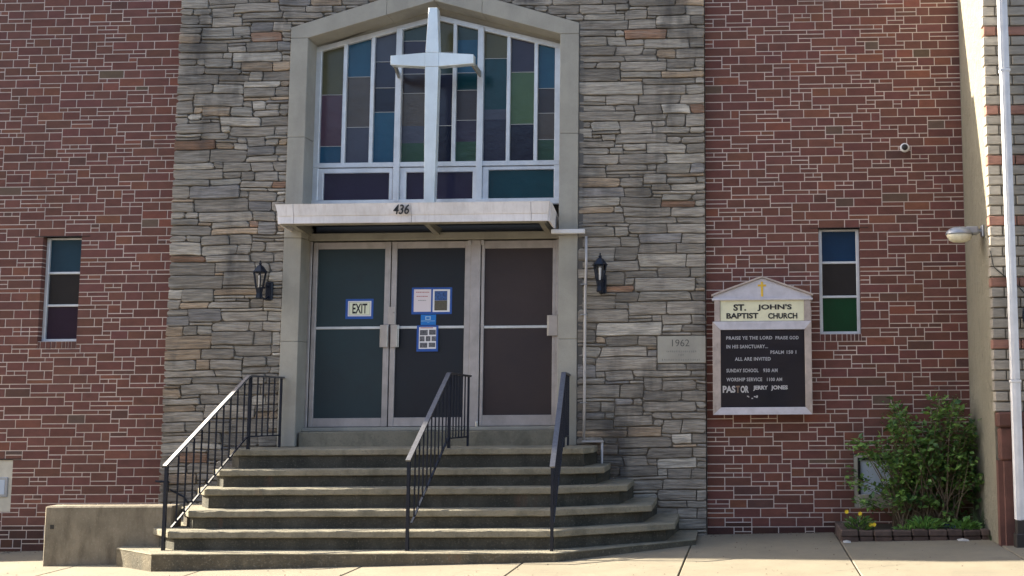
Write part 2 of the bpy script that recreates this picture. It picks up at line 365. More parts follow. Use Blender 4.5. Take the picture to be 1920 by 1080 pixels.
# ---- random ashlar fill
def fill(nx, nz, blocked, pick, rng, hmax):
    occ = [[-1 if blocked(c, r) else 0 for c in range(nx)] for r in range(nz)]
    vj = [[0]*(nx+1) for _ in range(nz+1)]; hj = [[0]*(nx+1) for _ in range(nz+1)]
    out = []; n = 0
    def top(c, r):
        if c < 0 or c >= nx: return None
        if occ[r][c] <= 0: return None
        k = r; v = occ[r][c]
        while k < nz and occ[k][c] == v: k += 1
        return k
    for r in range(nz):
        c = 0
        while c < nx:
            if occ[r][c] != 0: c += 1; continue
            g = 0
            while c+g < nx and occ[r][c+g] == 0: g += 1
            tl, tr = top(c-1, r), top(c+g, r); best = None
            for _ in range(14):
                w_, h_ = pick(g, rng); w_ = min(w_, g)
                if g-w_ == 1: w_ = g if g <= 8 else w_-1
                if w_ == g and rng.random() < .7:
                    o = [t-r for t in (tl, tr) if t and 1 <= t-r <= hmax]
                    if o: h_ = rng.choice(o)
                while h_ > 1 and (r+h_ > nz or any(occ[r+k][c+j] != 0 for k in range(h_) for j in range(w_))): h_ -= 1
                sc = rng.random()*.8
                for e in (c, c+w_):
                    if 0 < e < nx and r > 0: sc += (.5+.35*vj[r-1][e])*(vj[r-1][e] > 0)
                if w_ == g and r+h_ not in (tl, tr): sc += 2.0
                if h_ > w_: sc += 3
                if tl == r+h_: sc += max(0, hj[r+h_][c]-9)*.15
                if best is None or sc < best[0]: best = (sc, w_, h_)
            _, w_, h_ = best; n += 1
            for k in range(h_):
                for j in range(w_): occ[r+k][c+j] = n
                for e in (c, c+w_): vj[r+k][e] = (vj[r+k-1][e] if r+k > 0 else 0)+1
            base = hj[r+h_][c] if c > 0 and tl == r+h_ else 0
            for j in range(w_+1): hj[r+h_][c+j] = base+j
            out.append((c, r, w_, h_)); c += w_
    return out
def lines(a, b, cell, fixed):
    """grid lines from a to b, about cell apart, with the fixed positions on lines"""
    pts = [a] + sorted(p for p in fixed if a+cell < p < b-cell) + [b]; L_ = [a]
    for p, q in zip(pts, pts[1:]):
        n = max(1, round((q-p)/cell)); L_ += [p+(q-p)*(k+1)/n for k in range(n)]
    return L_
def pickb(g, r):
    h = 2 if r.random() < .70 else 1
    w = r.choices((6,4,3), (.52,.44,.04))[0] if h == 2 else r.choices((6,4,2,5,8), (.38,.34,.16,.10,.02))[0]
    if w > g: w = g
    return w, h
_bc = {}
def brick_geo(w_, h_, dep, proud=.004, ch=.0025):
    xs_ = (0, ch, w_-ch, w_); zs_ = (0, ch, h_-ch, h_)
    v = [(0,dep,0),(w_,dep,0),(w_,dep,h_),(0,dep,h_),(0,-proud+ch,0),(w_,-proud+ch,0),(w_,-proud+ch,h_),(0,-proud+ch,h_),
         (ch,-proud,ch),(w_-ch,-proud,ch),(w_-ch,-proud,h_-ch),(ch,-proud,h_-ch)]
    f = [(0,1,5,4),(1,2,6,5),(2,3,7,6),(3,0,4,7),(4,5,9,8),(5,6,10,9),(6,7,11,10),(7,4,8,11),(8,9,10,11)]
    return v, f
def btint(r, base=1.0, dark=False):
    t = r.random()
    if t < .010: c = (0.135, 0.085, 0.060)
    elif t < .035: c = (0.125, 0.055, 0.044)
    elif t < .14: c = (0.215, 0.078, 0.050)
    else: c = (0.168, 0.063, 0.049)
    k = r.uniform(.86, 1.14)*base*.97
    return (c[0]*k, c[1]*k*r.uniform(.93,1.1), c[2]*k*r.uniform(.93,1.12))
def brick_wall(x0, x1, openings, n_single, seed, zdark, H):
    r = random.Random(seed); cell = 0.0518
    gx = lines(x0, x1, .0508, [o[0] for o in openings]+[o[1] for o in openings])
    gz = lines(-.35, H-.01, cell, [o[2] for o in openings]+[o[3] for o in openings])
    def bl(c, k):
        mx, mz = (gx[c]+gx[c+1])/2, (gz[k]+gz[k+1])/2
        return any(o[0] < mx < o[1] and o[2] < mz < o[3] for o in openings)
    cells = fill(len(gx)-1, len(gz)-1, bl, pickb, r, 2)
    # mortar backing, with the openings left out
    mb = MB(); ox = sorted({x0, x1} | {o[0] for o in openings} | {o[1] for o in openings}); oz = sorted({-.35, H} | {o[2] for o in openings} | {o[3] for o in openings})
    for a, b in zip(ox, ox[1:]):
        for c, d in zip(oz, oz[1:]):
            mx, mz = (a+b)/2, (c+d)/2
            if any(o[0] < mx < o[1] and o[2] < mz < o[3] for o in openings): continue
            mb.add([(a,0,c),(b,0,c),(b,0,d),(a,0,d)], [(0,1,2,3)])
    for o in openings:
        a, b, c, d = o; q = .004; a -= q; b += q
        mb.add([(a,0,c),(a,.13,c),(a,.13,d),(a,0,d)], [(0,1,2,3)]); mb.add([(b,0,c),(b,.13,c),(b,.13,d),(b,0,d)], [(0,1,2,3)])
        mb.add([(a,0,d),(b,0,d),(b,.13,d),(a,.13,d)], [(0,1,2,3)]); mb.add([(a,0,c),(b,0,c),(b,.13,c),(a,.13,c)], [(0,1,2,3)])
    wall = mb.build('brick_wall', M['mortar'], church, fix=False)
    js = .0053
    pcs = []
    for (c, k, w_, h_) in cells:
        a, b, lo, hi = gx[c], gx[c+w_], gz[k], gz[k+h_]
        edge = False
        ea = any(abs(a-o[1]) < .004 and lo < o[3] and hi > o[2] for o in openings); eb = any(abs(b-o[0]) < .004 and lo < o[3] and hi > o[2] for o in openings)
        A = a+js if not ea else a; B = b-js if not eb else b
        if c == 0: A = a+.002
        if c+w_ == len(gx)-1: B = b-.002
        if B-A < .012 or hi-lo < .02: continue
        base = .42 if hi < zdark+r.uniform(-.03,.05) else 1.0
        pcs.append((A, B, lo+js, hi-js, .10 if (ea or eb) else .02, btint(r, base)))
    vis = sorted(pcs, key=lambda p: -((p[1]-p[0])*(p[3]-p[2])) + (0 if (W(0,0).z > p[2] > zg(p[0]) and X(0,500) < p[0]) else 9))
    n = 0; rest = MB()
    for A, B, lo, hi, dep, t in vis:
        if n < n_single:
            key = (round(B-A, 3), round(hi-lo, 3), dep)
            if key not in _bc:
                v, f = brick_geo(B-A, hi-lo, dep); me = bpy.data.meshes.new('brick'); me.from_pydata(v, [], f); me.materials.append(M['brick']); _bc[key] = me
            o = bpy.data.objects.new('brick', _bc[key]); col.objects.link(o); o.parent = wall; o.location = (A, r.uniform(-.0012,.0012), lo); o.color = (*t, 1); n += 1
        else:
            v, f = brick_geo(B-A, hi-lo, dep); dy = r.uniform(-.0012,.0012)
            rest.add([(x+A, y+dy, z+lo) for x, y, z in v], f, t)
    rest.build('brickwork', M['brick'], wall, fix=False, kind='stuff')
    return wall
XLV = X(-90, 540)                              # individual bricks start a little outside the frame
SB = .088
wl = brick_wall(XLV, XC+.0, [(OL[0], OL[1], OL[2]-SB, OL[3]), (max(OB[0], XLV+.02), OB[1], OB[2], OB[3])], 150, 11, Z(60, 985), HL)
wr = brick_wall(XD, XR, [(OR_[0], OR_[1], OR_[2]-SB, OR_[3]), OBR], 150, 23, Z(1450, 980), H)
# the wall beyond the frame, the return wall and the roof
mb = MB().box(XL, XLV-.001, 0, .3, -.9, HL)
mb.box(XL, XL+.3, .3, 12, -.9, HL)
mb.box(-17, XL-.002, .01, 9, -1.2, 2.5)  # unseen low wing, added to shape the shadow edge on the ground
far = mb.build('side_wall', M['brick'], church); far.color = (.165,.062,.05,1)
MB().box(XL-.02, XC-.0, -.02, .35, HL, HL+.05, .01).build('coping', M['concrete'], church)
MB().box(XD, XR+.0, -.02, .35, H, H+.05, .01).build('coping', M['concrete'], church)
MB().box(XL+.3, XR, .351, 12, H-.5, H-.3).build('roof', M['roof'], church)
# solid backing so no light leaks from behind
bk = MB(); bk.box(XL+.3, XC, .26, .34, -.9, HL-.002); bk.box(XD, XR, .26, .34, -.9, H-.002); bk.box(XC, XD, .34, .42, -.9, HS-.1)
bk.build('inner_wall', M['dark_joint'], church)

# ------------------------------------------------------------------ portal (cast concrete surround)
jl0, jl1 = X(533, 420, YP), X(566, 420, YP)    # left jamb outer / inner edge
jr0, jr1 = X(1047.5, 420, YP), X(1083, 420, YP)
zbj = Z(650, 842, -.75)                          # foot of the jambs
xpk = X(813, 0, YP); zpk = Z(813, 1, YP); zil = (Z(577, 71.5, YP)+Z(1050, 63, YP))/2
zoc = (Z(544, 49, YP)+Z(1086, 45, YP))/2; zop = Z(815, -33, YP)
xpk = (jl1+jr0)/2
jb = [zbj, Z(545, 640, YP), Z(555, 446, YP), Z(560, 257, YP), zil]
por = MB()
def block(mb_, a, b, y0, y1, c, d): mb_.box(a, b, y0, y1, c+.0015, d-.0015, .004)
for (a, b) in ((jl0, jl1), (jr0, jr1)):
    for c, d in zip(jb, jb[1:]):
        MB().box(a, b, YP, .30, c+.0015, d-.0015, .005).build('jamb_block', M['concrete'], church)
# gable pieces
sin_ = (zpk-zil)/(xpk-jl1)
for s in (-1, 1):
    xo, xi = (jl0, jl1) if s < 0 else (jr1, jr0)
    xm = xi + (xpk-xi)*.62; 
    zi_m = zil + (zpk-zil)*.62; zo_f = lambda x: zoc + (zop-zoc)*(x-xo)/(xpk-xo)
    p1 = [(xo, zil+.002), (xi, zil+.002), (xm-(-s)*0, zi_m), (xm, zo_f(xm)), (xo, zoc)]
    MB().prism(p1, YP, .30, .004).build('gable_block', M['concrete'], church)
    g = .003*(-s)
    p2 = [(xm+g, zi_m+.001), (xpk-g*.5, zpk), (xpk-g*.5, zop), (xm+g, zo_f(xm))]
    MB().prism(p2, YP, .30, .004).build('gable_block', M['concrete'], church)

MB().box(jr1+.001, X(1092, 600, YS), YS-.006, .2, zbj-.0, zoc-.02).build('joint_strip', M['engrave'], church)  # dark strip standing in for the shaded gap beside the jamb
# ------------------------------------------------------------------ stone wall
CS = rect(1232, 629, 1319.5, 681.5, YS)        # date stone
CS = (CS[0], XD-.004, CS[2], CS[3])
def in_portal(x, z):
    if not (jl0 < x < jr1): return False
    if z < zoc: return True
    t = (x-jl0)/(xpk-jl0) if x < xpk else (jr1-x)/(jr1-xpk)
    return z < zoc+(zop-zoc)*t
def picks(g, r):
    t = r.random()
    if t < .07: w, h = r.randint(3,4), r.randint(2,4)
    elif t < .45: w, h = r.randint(6,12), r.randint(2,3)
    elif t < .78: w, h = r.randint(5,11), 3
    elif t < .92: w, h = r.randint(7,14), 4
    else: w, h = r.randint(5,11), 1
    return min(w, g), h
rs = random.Random(31)
cw, chh = .055, .0400
gx = lines(XC, XD, cw, [jl0, jr1, CS[0]]); gz = lines(-.30, HS, chh, [CS[2], CS[3]])
def blk(c, k):
    mx, mz = (gx[c]+gx[c+1])/2, (gz[k]+gz[k+1])/2
    if CS[0] < mx and CS[2] < mz < CS[3]: return True
    return in_portal(mx, mz-.01)
cells = fill(len(gx)-1, len(gz)-1, blk, picks, rs, 5)
def disp(x, z):
    a = noise.noise(Vector((x*1.1, z*9.0, 3.1))); b = noise.noise(Vector((x*2.4, z*1.5, 8.7))); c2 = noise.noise(Vector((x*9, z*3, 1.7)))
    e = min(1.0, max(0.30, min(x-XC, XD-x)/.12))
    if CS[2]-.1 < z < CS[3]+.1 and x > CS[0]-.1: e = 0
    if jl0-.1 < x < jr1+.1: e *= .15
    return x + a*.034*e, z + (b*.020+c2*.006)*max(e, .3 if not (CS[2]-.1 < z < CS[3]+.1 and x > CS[0]-.1) else 0)
def stint(r):
    t = r.random()
    if t < .42: c = (0.305, 0.282, 0.238)
    elif t < .66: c = (0.275, 0.255, 0.215)
    elif t < .70: c = (0.23, 0.225, 0.215)
    elif t < .86: c = (0.36, 0.338, 0.285)
    elif t < .915: c = (0.44, 0.42, 0.36)
    elif t < .98: c = (0.36, 0.285, 0.20)
    else: c = (0.28, 0.17, 0.11)
    k = r.uniform(.95, 1.85); return (c[0]*k*1.02, c[1]*k*.985, c[2]*k*1.0)
def stone_geo(a, b, lo, hi, r):
    j = .0058; a += j; b -= j; lo += j; hi -= j; w_, h_ = b-a, hi-lo
    k = min(w_, h_)*.5
    cc = [min(k, r.choice((.004,.008,.014,.030))) for _ in range(4)]
    P = [(a+cc[0], lo), ((a+b)/2+r.uniform(-.2,.2)*w_, lo+r.uniform(-.003,.004)), (b-cc[1], lo), (b, lo+cc[1]*.8), (b, hi-cc[2]*.8), (b-cc[2], hi),
         ((a+b)/2+r.uniform(-.2,.2)*w_, hi+r.uniform(-.004,.003)), (a+cc[3], hi), (a, hi-cc[3]*.8), (a, lo+cc[0]*.8)]
    P = [disp(x, z) for x, z in P]; n = 10
    cx = sum(p[0] for p in P)/n; cz = sum(p[1] for p in P)/n
    pr = r.uniform(.0, .020); bul = r.uniform(.003,.006)
    ins = min(.006, h_*.18)
    def inset(p, d):
        dx, dz = cx-p[0], cz-p[1]; l = math.hypot(dx, dz) or 1; sx = min(1, d/max(abs(dx), .001)) if abs(dx) > .001 else 0; sz = min(.9, d/max(abs(dz), .001)) if abs(dz) > .001 else 0
        return p[0]+dx*min(sx, .9), p[1]+dz*min(sz, .9)
    t1, t2 = r.uniform(-.006,.006), r.uniform(-.004,.004)
    v = [(x, YS+.03, z) for x, z in P]
    v += [(x, YS-pr+bul, z) for x, z in P]
    for p in P:
        x, z = inset(p, ins); v.append((x, YS-pr+t1*((x-cx)/max(w_,.05))+t2*((z-cz)/max(h_,.05))+r.uniform(-.0025,.0025), z))
    f = []
    for ring in (0, 1):
        for i in range(n): f.append((ring*n+i, ring*n+(i+1)%n, (ring+1)*n+(i+1)%n, (ring+1)*n+i))
    v.append((cx, YS-pr-.002, cz)); 
    for i in range(n): f.append((2*n+i, 2*n+(i+1)%n, 3*n))
    return v, f
mb = MB()
mb.box(XC+.014, jl0+.02, YS+.02, .25, -.6, HS); mb.box(jr1-.02, XD-.010, YS+.02, .25, -.6, HS)
mb.prism([(jl0+.02, zoc-.02), (xpk, zop-.02), (jr1-.02, zoc-.02), (jr1-.02, HS), (jl0+.02, HS)], YS+.02, .25)
sw = mb.build('stone_wall', M['stone_mortar'], church)
MB().box(XC-.03, XD+.03, YS-.03, .45, HS, HS+.05, .01).build('coping', M['concrete'], church)
pcs = []
for (c, k, w_, h_) in cells:
    a, b, lo, hi = gx[c], gx[c+w_], gz[k], gz[k+h_]
    if hi-lo < .03 and b-a < .15: pass
    pcs.append((a, b, lo, hi))
def inview(p): return 1 if (p[3] > zg(p[0])-.05 and p[2] < Z(700, 0, YS)) else 0
pcs.sort(key=lambda p: (-inview(p), -((p[1]-p[0])*(p[3]-p[2]))))
rest = MB()
for i, (a, b, lo, hi) in enumerate(pcs):
    v, f = stone_geo(a, b, lo, hi, rs); t = stint(rs)
    if i < 300: MB().add(v, f, t).build('stone', M['stone'], sw)
    else: rest.add(v, f, t)
rest.build('rubble_stonework', M['stone'], sw, kind='stuff')
# date stone
ds = MB().box(CS[0]+.006, CS[1], YS-.006, YS+.04, CS[2]+.006, CS[3]-.006, .004).build('date_stone', M['concrete'], church, label='smooth grey date stone cut with 1962')
def T(nm, s, pxa, pxb, pya, pyb, Y, m, par, **kw):
    mx, my = (pxa+pxb)/2, (pya+pyb)/2
    return text(nm, s, X(pxa, my, Y), X(pxb, my, Y), Z(mx, pyb, Y), Z(mx, pya, Y), Y, m, par, **kw)
T('engraved_year', '1962', 1260, 1292.5, 636.5, 649.5, YS-.0062, M['engrave'], ds, depth=.0006)
rr = random.Random(3)
em = MB()
for (xa, xb, y) in ((1250, 1304, 659), (1272, 1281, 665.5), (1241, 1311, 674.5)):
    x = xa
    while x < xb:
        wd = rr.uniform(1.4, 3.2); Yq = YS-.0062
        em.box(X(x,y,Yq), X(x+wd*.7,y,Yq), Yq-.0005, Yq, Z(x,y+rr.uniform(1.2,2),Yq), Z(x,y-rr.uniform(1.2,2),Yq)); x += wd+rr.uniform(.6,1.4)
em.build('worn_inscription', M['engrave_faint'], ds)

# ------------------------------------------------------------------ stained glass window
win = MB()
zs = Z(830, 381, YW)                            # bottom of the window
xl, xr = jl1-.002, jr0+.06
def xm_(pt, pb): return (X(pt, 100, YW)+X(pb, 300, YW))/2
zcl, zpk_g = (Z(598, 95, YW)+Z(1049, 80, YW))/2, Z(826, 30, YW)
xpg = (X(588, 240, YW)+X(1053, 240, YW))/2
xgl = X(588, 240, YW); xgr = 2*xpg-xgl
def ztop(x): return zcl + (zpk_g-zcl)*(1-abs(x-xpg)/(xpg-xgl))
zr0, zr1 = Z(820, 313, YW), Z(820, 304, YW)     # transom rail
sg = obj('stained_glass_window', None, None, church)
fr = MB()
fr.box(xgl, xgl+.085, YW-.03, YW+.08, zs, ztop(xgl+.02), .006)
fr.box(xgr-.085, xgr, YW-.03, YW+.08, zs, ztop(xgl+.02), .006)
for s in (-1, 1):
    xe = xgl if s < 0 else xgr
    fr.prism([(xe, ztop(xe)), (xpg, ztop(xpg)), (xpg, ztop(xpg)-.065), (xe, ztop(xe)-.065)], YW-.034, YW+.08, .004)
fr.box(xgl, xgr, YW-.045, YW+.03, zs-.03, zs+.045, .005)
fr.build('frame', M['alu'], sg)
# concrete filler between the surround and the aluminium
fl = MB()
for s in (-1, 1):
    xe = jl1-.0 if s < 0 else jr0+.0
    x2 = xgl if s < 0 else xgr
    fl.box(min(xe, x2)-.0, max(xe, x2), YW+.0, .30, zs-.4, ztop(xgl))
    fl.prism([(xe, ztop(x2)-.01), (x2, ztop(x2)), (xpg, ztop(xpg)), (xpg, zpk+.05), (xe, zil+.05)], YW-.01, .28)
fl.build('window_surround', M['concrete'], church)
tr = MB().box(xgl+.02, xgr-.02, YW-.036, YW+.05, zr0, zr1, .005).build('transom', M['alu'], sg)
mull = [(646.5,10,7),(698,8,8),(748,12,12),(812,10,8),(852,8,8),(901.5,12,12),(953.7,8,8),(1005.3,8,8)]
mx = []
for px, wpx, _ in mull:
    thick = wpx == 12
    xc_ = X(px, 205, YW); hw = (wpx if thick else 7.4)/160/2; mx.append((xc_, hw))
    z0_ = zs+.02 if thick else zr1-.004
    MB().box(xc_-hw, xc_+hw, YW-(.05 if thick else .03), YW+.05, z0_, min(ztop(xc_-hw), ztop(xc_+hw))-.02, .005).build('mullion', M['alu'], sg)
cols_ = [xgl+.085] ; spans = []
prev = xgl+.085
for xc_, hw in mx: spans.append((prev, xc_-hw)); prev = xc_+hw
spans.append((prev, xgr-.085))
cy = lambda y: y/2.7                               # heights read off an enlargement
plan_ = [[('olive',0),('rose',472),('blue',733)], [('blue',0),('taupe',383),('slate',638)], [('slate',0),('indigo',308),('navy',440),('blue',563)],
         [('grey_green',0),('purple',205),('brown',372),('taupe',470),('slate',635),('green',722)], [('olive',0),('grey_green',265),('indigo',375),('navy',636)],
         [('olive',0),('indigo',265),('navy',636)],
         [('grey_green',0),('blue',203),('teal',370),('brown',458),('purple',610),('green',718)], [('olive',0),('teal',300),('slate',557),('indigo',608)],
         [('purple',0),('bright_green',371),('navy',634)], [('blue',0),('brown',455),('taupe',580),('green',713)]]
plan_ = plan_[:4] + [plan_[4]] + plan_[6:] if len(spans) == 9 else plan_
for (a, b), pl in zip(spans, plan_):
    pxm = 960
    for i, (g, y0) in enumerate(pl):
        py = y0/2.7
        zt = None if i == 0 else Z(820, py, YW)
        zb = Z(820, pl[i+1][1]/2.7, YW) if i+1 < len(pl) else zr1
        if zt is None:
            pts = [(a, zb), (b, zb), (b, ztop(b)-.05), (a, ztop(a)-.05)]
            if a < xpg < b: pts = [(a, zb), (b, zb), (b, ztop(b)-.05), (xpg, ztop(xpg)-.05), (a, ztop(a)-.05)]
        else: pts = [(a, zb), (b, zb), (b, zt), (a, zt)]
        MB().prism(pts, YW+.012, YW+.020).build('pane', G[g], sg)
        if zt is not None and rs.random() < .75: MB().box(a, b, YW+.006, YW+.011, zt-.003, zt+.003).build('lead_bar', M['lead'], sg)
# sashes below
for (pa, pb, ga, gb, yt, yb, g) in ((595,737,607,730,325,376,'dark_purple'), (750,894,762,886.5,323,375,'dark_purple'), (905,1048,916,1041.5,318.5,372,'dark_teal')):
    a, b, c, d = rect(pa, 315, pb, 380, YW); e = rect(ga, yt, gb, yb, YW)
    d = zr0-.006; sf = MB()
    sf.box(a, b, YW-.02, YW+.03, e[3], d, .006); sf.box(a, b, YW-.02, YW+.03, c+.03, e[2], .006)
    sf.box(a, e[0], YW-.021, YW+.03, c+.03, d, .006); sf.box(e[1], b, YW-.021, YW+.03, c+.03, d, .006)
    sf.build('sash', M['alu'], sg)
    MB().box(e[0], e[1], YW+.012, YW+.02, e[2], e[3]).build('pane', G[g], sg)
bkx = MB().box(jl1, jr0+.1, .29, .335, zbj-.3, zpk+.2)

# ------------------------------------------------------------------ canopy
YC = -.50
ca = obj('canopy', None, None, church)
c0, c1, cz0, cz1 = rect(522, 384, 1027.5, 416.5, YC)
cz1 = Z(775, 381, YC); cz0 = Z(775, 416.5, YC)
hgt = cz1-cz0
def cove(mb_, a, b, flare_l, flare_r):
    prof = [(-.035, 1.0), (-.03, .93), (-.008, .40), (0, .38), (0, 0), (.03, 0), (.03, .38), (.01, 1.0)]
    vs = []; n = len(prof)
    for (xx, fl_) in ((a, -flare_l), (b, flare_r)):
        for y, t in prof: vs.append((xx+fl_*max(0, t-.38)/.62, YC+y, cz0+t*hgt))
    fs = [(i, (i+1)%n, n+(i+1)%n, n+i) for i in range(n)] + [tuple(range(n))[::-1], tuple(range(n, 2*n))]
    mb_.add(vs, fs); return mb_
sm = [c0]+[X(p, 400, YC) for p in (551, 771.5, 996)]+[c1]
for i, (a, b) in enumerate(zip(sm, sm[1:])):
    cove(MB(), a+.003, b-.003, .03 if i == 0 else 0, .03 if i == 3 else 0).build('fascia_panel', M['fascia'], ca)
# side fascias run back to the wall
for s, xx in ((-1, c0+.004), (1, c1-.004)):
    MB().add([(xx-.02*(s<0),YC+.031,cz0),(xx+.02*(s>0),YC+.031,cz0),(xx+.02*(s>0),YW-.05,cz0-.06),(xx-.02*(s<0),YW-.05,cz0-.06),
              (xx-.02*(s<0)+.02*s,YC+.031,cz1),(xx+.02*(s>0)+.02*s,YC+.031,cz1),(xx+.02*(s>0),YW-.05,cz1-.09),(xx-.02*(s<0),YW-.05,cz1-.09)],
             [(0,1,2,3),(4,5,6,7),(0,1,5,4),(2,3,7,6),(1,2,6,5),(3,0,4,7)]).build('side_fascia', M['fascia'], ca)
MB().box(c0+.03, c1-.03, YC+.04, YW+.10, cz0+.085, cz0+.10).build('soffit', M['soffit'], ca)
MB().box(c0+.03, c1-.03, YC+.04, YC+.10, cz0-.012, cz0+.03, .004).build('edge_beam', M['beige_metal'], ca)
MB().box(c0+.05, c1-.05, YC+.14, YW-.05, cz0+.102, cz1-.05).build('roof_deck', M['fascia'], ca)
for xx in (c0+.12, X(808, 425, -.2), c1-.10):
    MB().add([(xx-.03,YC+.06,cz0+.0),(xx+.03,YC+.06,cz0+.0),(xx+.03,YW-.02,cz0-.075),(xx-.03,YW-.02,cz0-.075),(xx-.03,YC+.06,cz0+.03),(xx+.03,YC+.06,cz0+.03),(xx+.03,YW-.02,cz0+.03),(xx-.03,YW-.02,cz0+.03)],
             [(0,1,2,3),(4,5,6,7),(0,1,5,4),(2,3,7,6),(1,2,6,5),(3,0,4,7)]).build('bracket', M['beige_metal'], ca)
text('house_number', '436', X(738, 393, YC-.03), X(767.5, 393, YC-.03), Z(752, 402, YC-.03), Z(752, 383.5, YC-.03), YC-.036, M['black'], ca, depth=.008, bold=.012, shear=.18)
# gutter arm at the right end
MB().box(c1-.02, X(1096.5, 433, YP-.07), YP-.085, YP-.03, Z(1070, 437.5, YP-.08), Z(1070, 429.5, YP-.08), .004).build('drain_arm', M['white_paint'], ca)

# ------------------------------------------------------------------ doors
hz = Z(820, 452, YW); th = Z(800, 800, YW)
MB().box(jl1, jr0, YW-.10, YW+.12, hz+.006, Z(820, 435, YW-.1), .006).build('door_header', M['beige_metal'], church)
# fixed frame posts
def dx(pt, pb, Y=YW): return (X(pt, 458, Y)+X(pb, 797, Y))/2
pf = MB()
fx = [(jl1-.0, dx(590, 578)), (dx(884.5,880), dx(903,899)), (dx(1046,1040), jr0+.04)]
for a, b in fx: MB().box(a, b-.003, YW-.05, YW+.1, th, hz, .005).build('door_post', M['alu_door'], church)
MB().box(jl1+.001, jr0-.001, YW-.12, YW+.1, th-.045, th-.001, .006).build('threshold', M['concrete'], church)
zl_ = zbj
MB().box(X(556, 815, YP-.02), jr0-.0005, YP-.03+.06, YW+.1, zl_-.02, th-.046, .008).build('door_step', M['steps'], church)
YD = YW-.02
leafs = [((590,578),(736,725.5),(598.6,586.6),(725.5,714),467.2,783.8,614.8,'door_teal'),
         ((738,726.5),(884,879.5),(747.7,737),(874,867),465.6,782.5,613.5,'door_navy'),
         ((903.5,899.5),(1046,1039.5),(911,903.7),(1038.4,1033.3),465.6,778,612.8,'door_brown')]
doors = []
for i, (L0, L1, g0, g1, gy0, gy1, ry, gm_) in enumerate(leafs):
    a, b = dx(*L0, YD), dx(*L1, YD); ga, gb = dx(*g0, YD), dx(*g1, YD)
    xm2 = (L0[0]+L1[0])/2; gz1, gz0 = Z(xm2, gy0, YD), Z(xm2, gy1, YD); rz = Z(xm2, ry, YD)
    d = obj('door', None, None, church, (a, YD, th)); doors.append(d)
    d['label'] = ['left glass door leaf with dark teal mesh', 'middle glass door leaf with dark navy mesh', 'right glass door leaf with dark brown mesh'][i]
    z1 = hz-.008
    MB().box(a+.002, ga, YD-.025, YD+.02, th+.004, z1, .004).build('stile', M['alu_door'], d)
    MB().box(gb, b-.002, YD-.025, YD+.02, th+.004, z1, .004).build('stile', M['alu_door'], d)
    MB().box(ga+.0005, gb-.0005, YD-.024, YD+.019, gz1, z1-.001, .004).build('top_rail', M['alu_door'], d)
    MB().box(ga+.0005, gb-.0005, YD-.024, YD+.019, th+.005, gz0, .004).build('bottom_rail', M['alu_door'], d)
    MB().box(ga, gb, YD-.012, YD+.012, rz-.016, rz+.016, .004).build('push_rail', M['alu'], d)
    for (c, e) in ((rz+.0165, gz1-.001), (gz0+.001, rz-.0165)):
        MB().box(ga+.001, gb-.001, YD-.002, YD+.006, c, e).build('pane', G[gm_], d)
for di, (a, b, y0, y1) in ((0,(713.5,726,609,651)), (1,(731.5,744.5,609,651)), (2,(1027.5,1045.5,590.5,629.5))):
    q = rect(a, y0, b, y1, YD-.06); d = doors[di]
    hb = MB(); hb.box(q[0], q[1], YD-.055, YD-.042, q[2], q[3], .004); hb.box(q[0]+.01, q[0]+.03, YD-.042, YD-.026, q[3]-.05, q[3]-.02); hb.box(q[0]+.01, q[0]+.03, YD-.042, YD-.026, q[2]+.02, q[2]+.05)
    hb.box(q[0]-.014 if di != 1 else q[1]+.004, q[0]-.004 if di != 1 else q[1]+.014, YD-.05, YD-.026, q[2], q[3], .003)
    hb.build('handle', M['alu_bright'], d)
q = rect(728, 575, 740, 608, YD-.03); lk = MB().box(q[0], q[1], YD-.031, YD-.0255, q[2], q[3], .001).build('lock_plate', M['alu_bright'], doors[1])
for (di, px, py) in ((1, 737.8, 586), (2, 1042.6, 583)):
    c = W(px, py, YD-.035); MB().lathe([(.012,.004),(.012,0),(.009,-.006)], (c.x, YD-.026-.003, c.z), 12, 'y').build('lock_cylinder', M['alu_door'], doors[di])
# closers / hinges tops
for (di, px) in ((1, 880), (2, 904.5)):
    q = rect(px-2.6, 450, px+2.6, 459, YD-.05); MB().box(q[0], q[1], YD-.05, YD-.026, q[2], q[3], .003).build('pivot', M['alu_bright'], doors[di])
q = rect(892, 787, 897.5, 797, YD-.06); MB().lathe([(.014,0),(.014,.05),(.010,.06)], ((q[0]+q[1])/2, YD-.09, th+.0), 10).build('door_stop', M['alu_bright'], church)

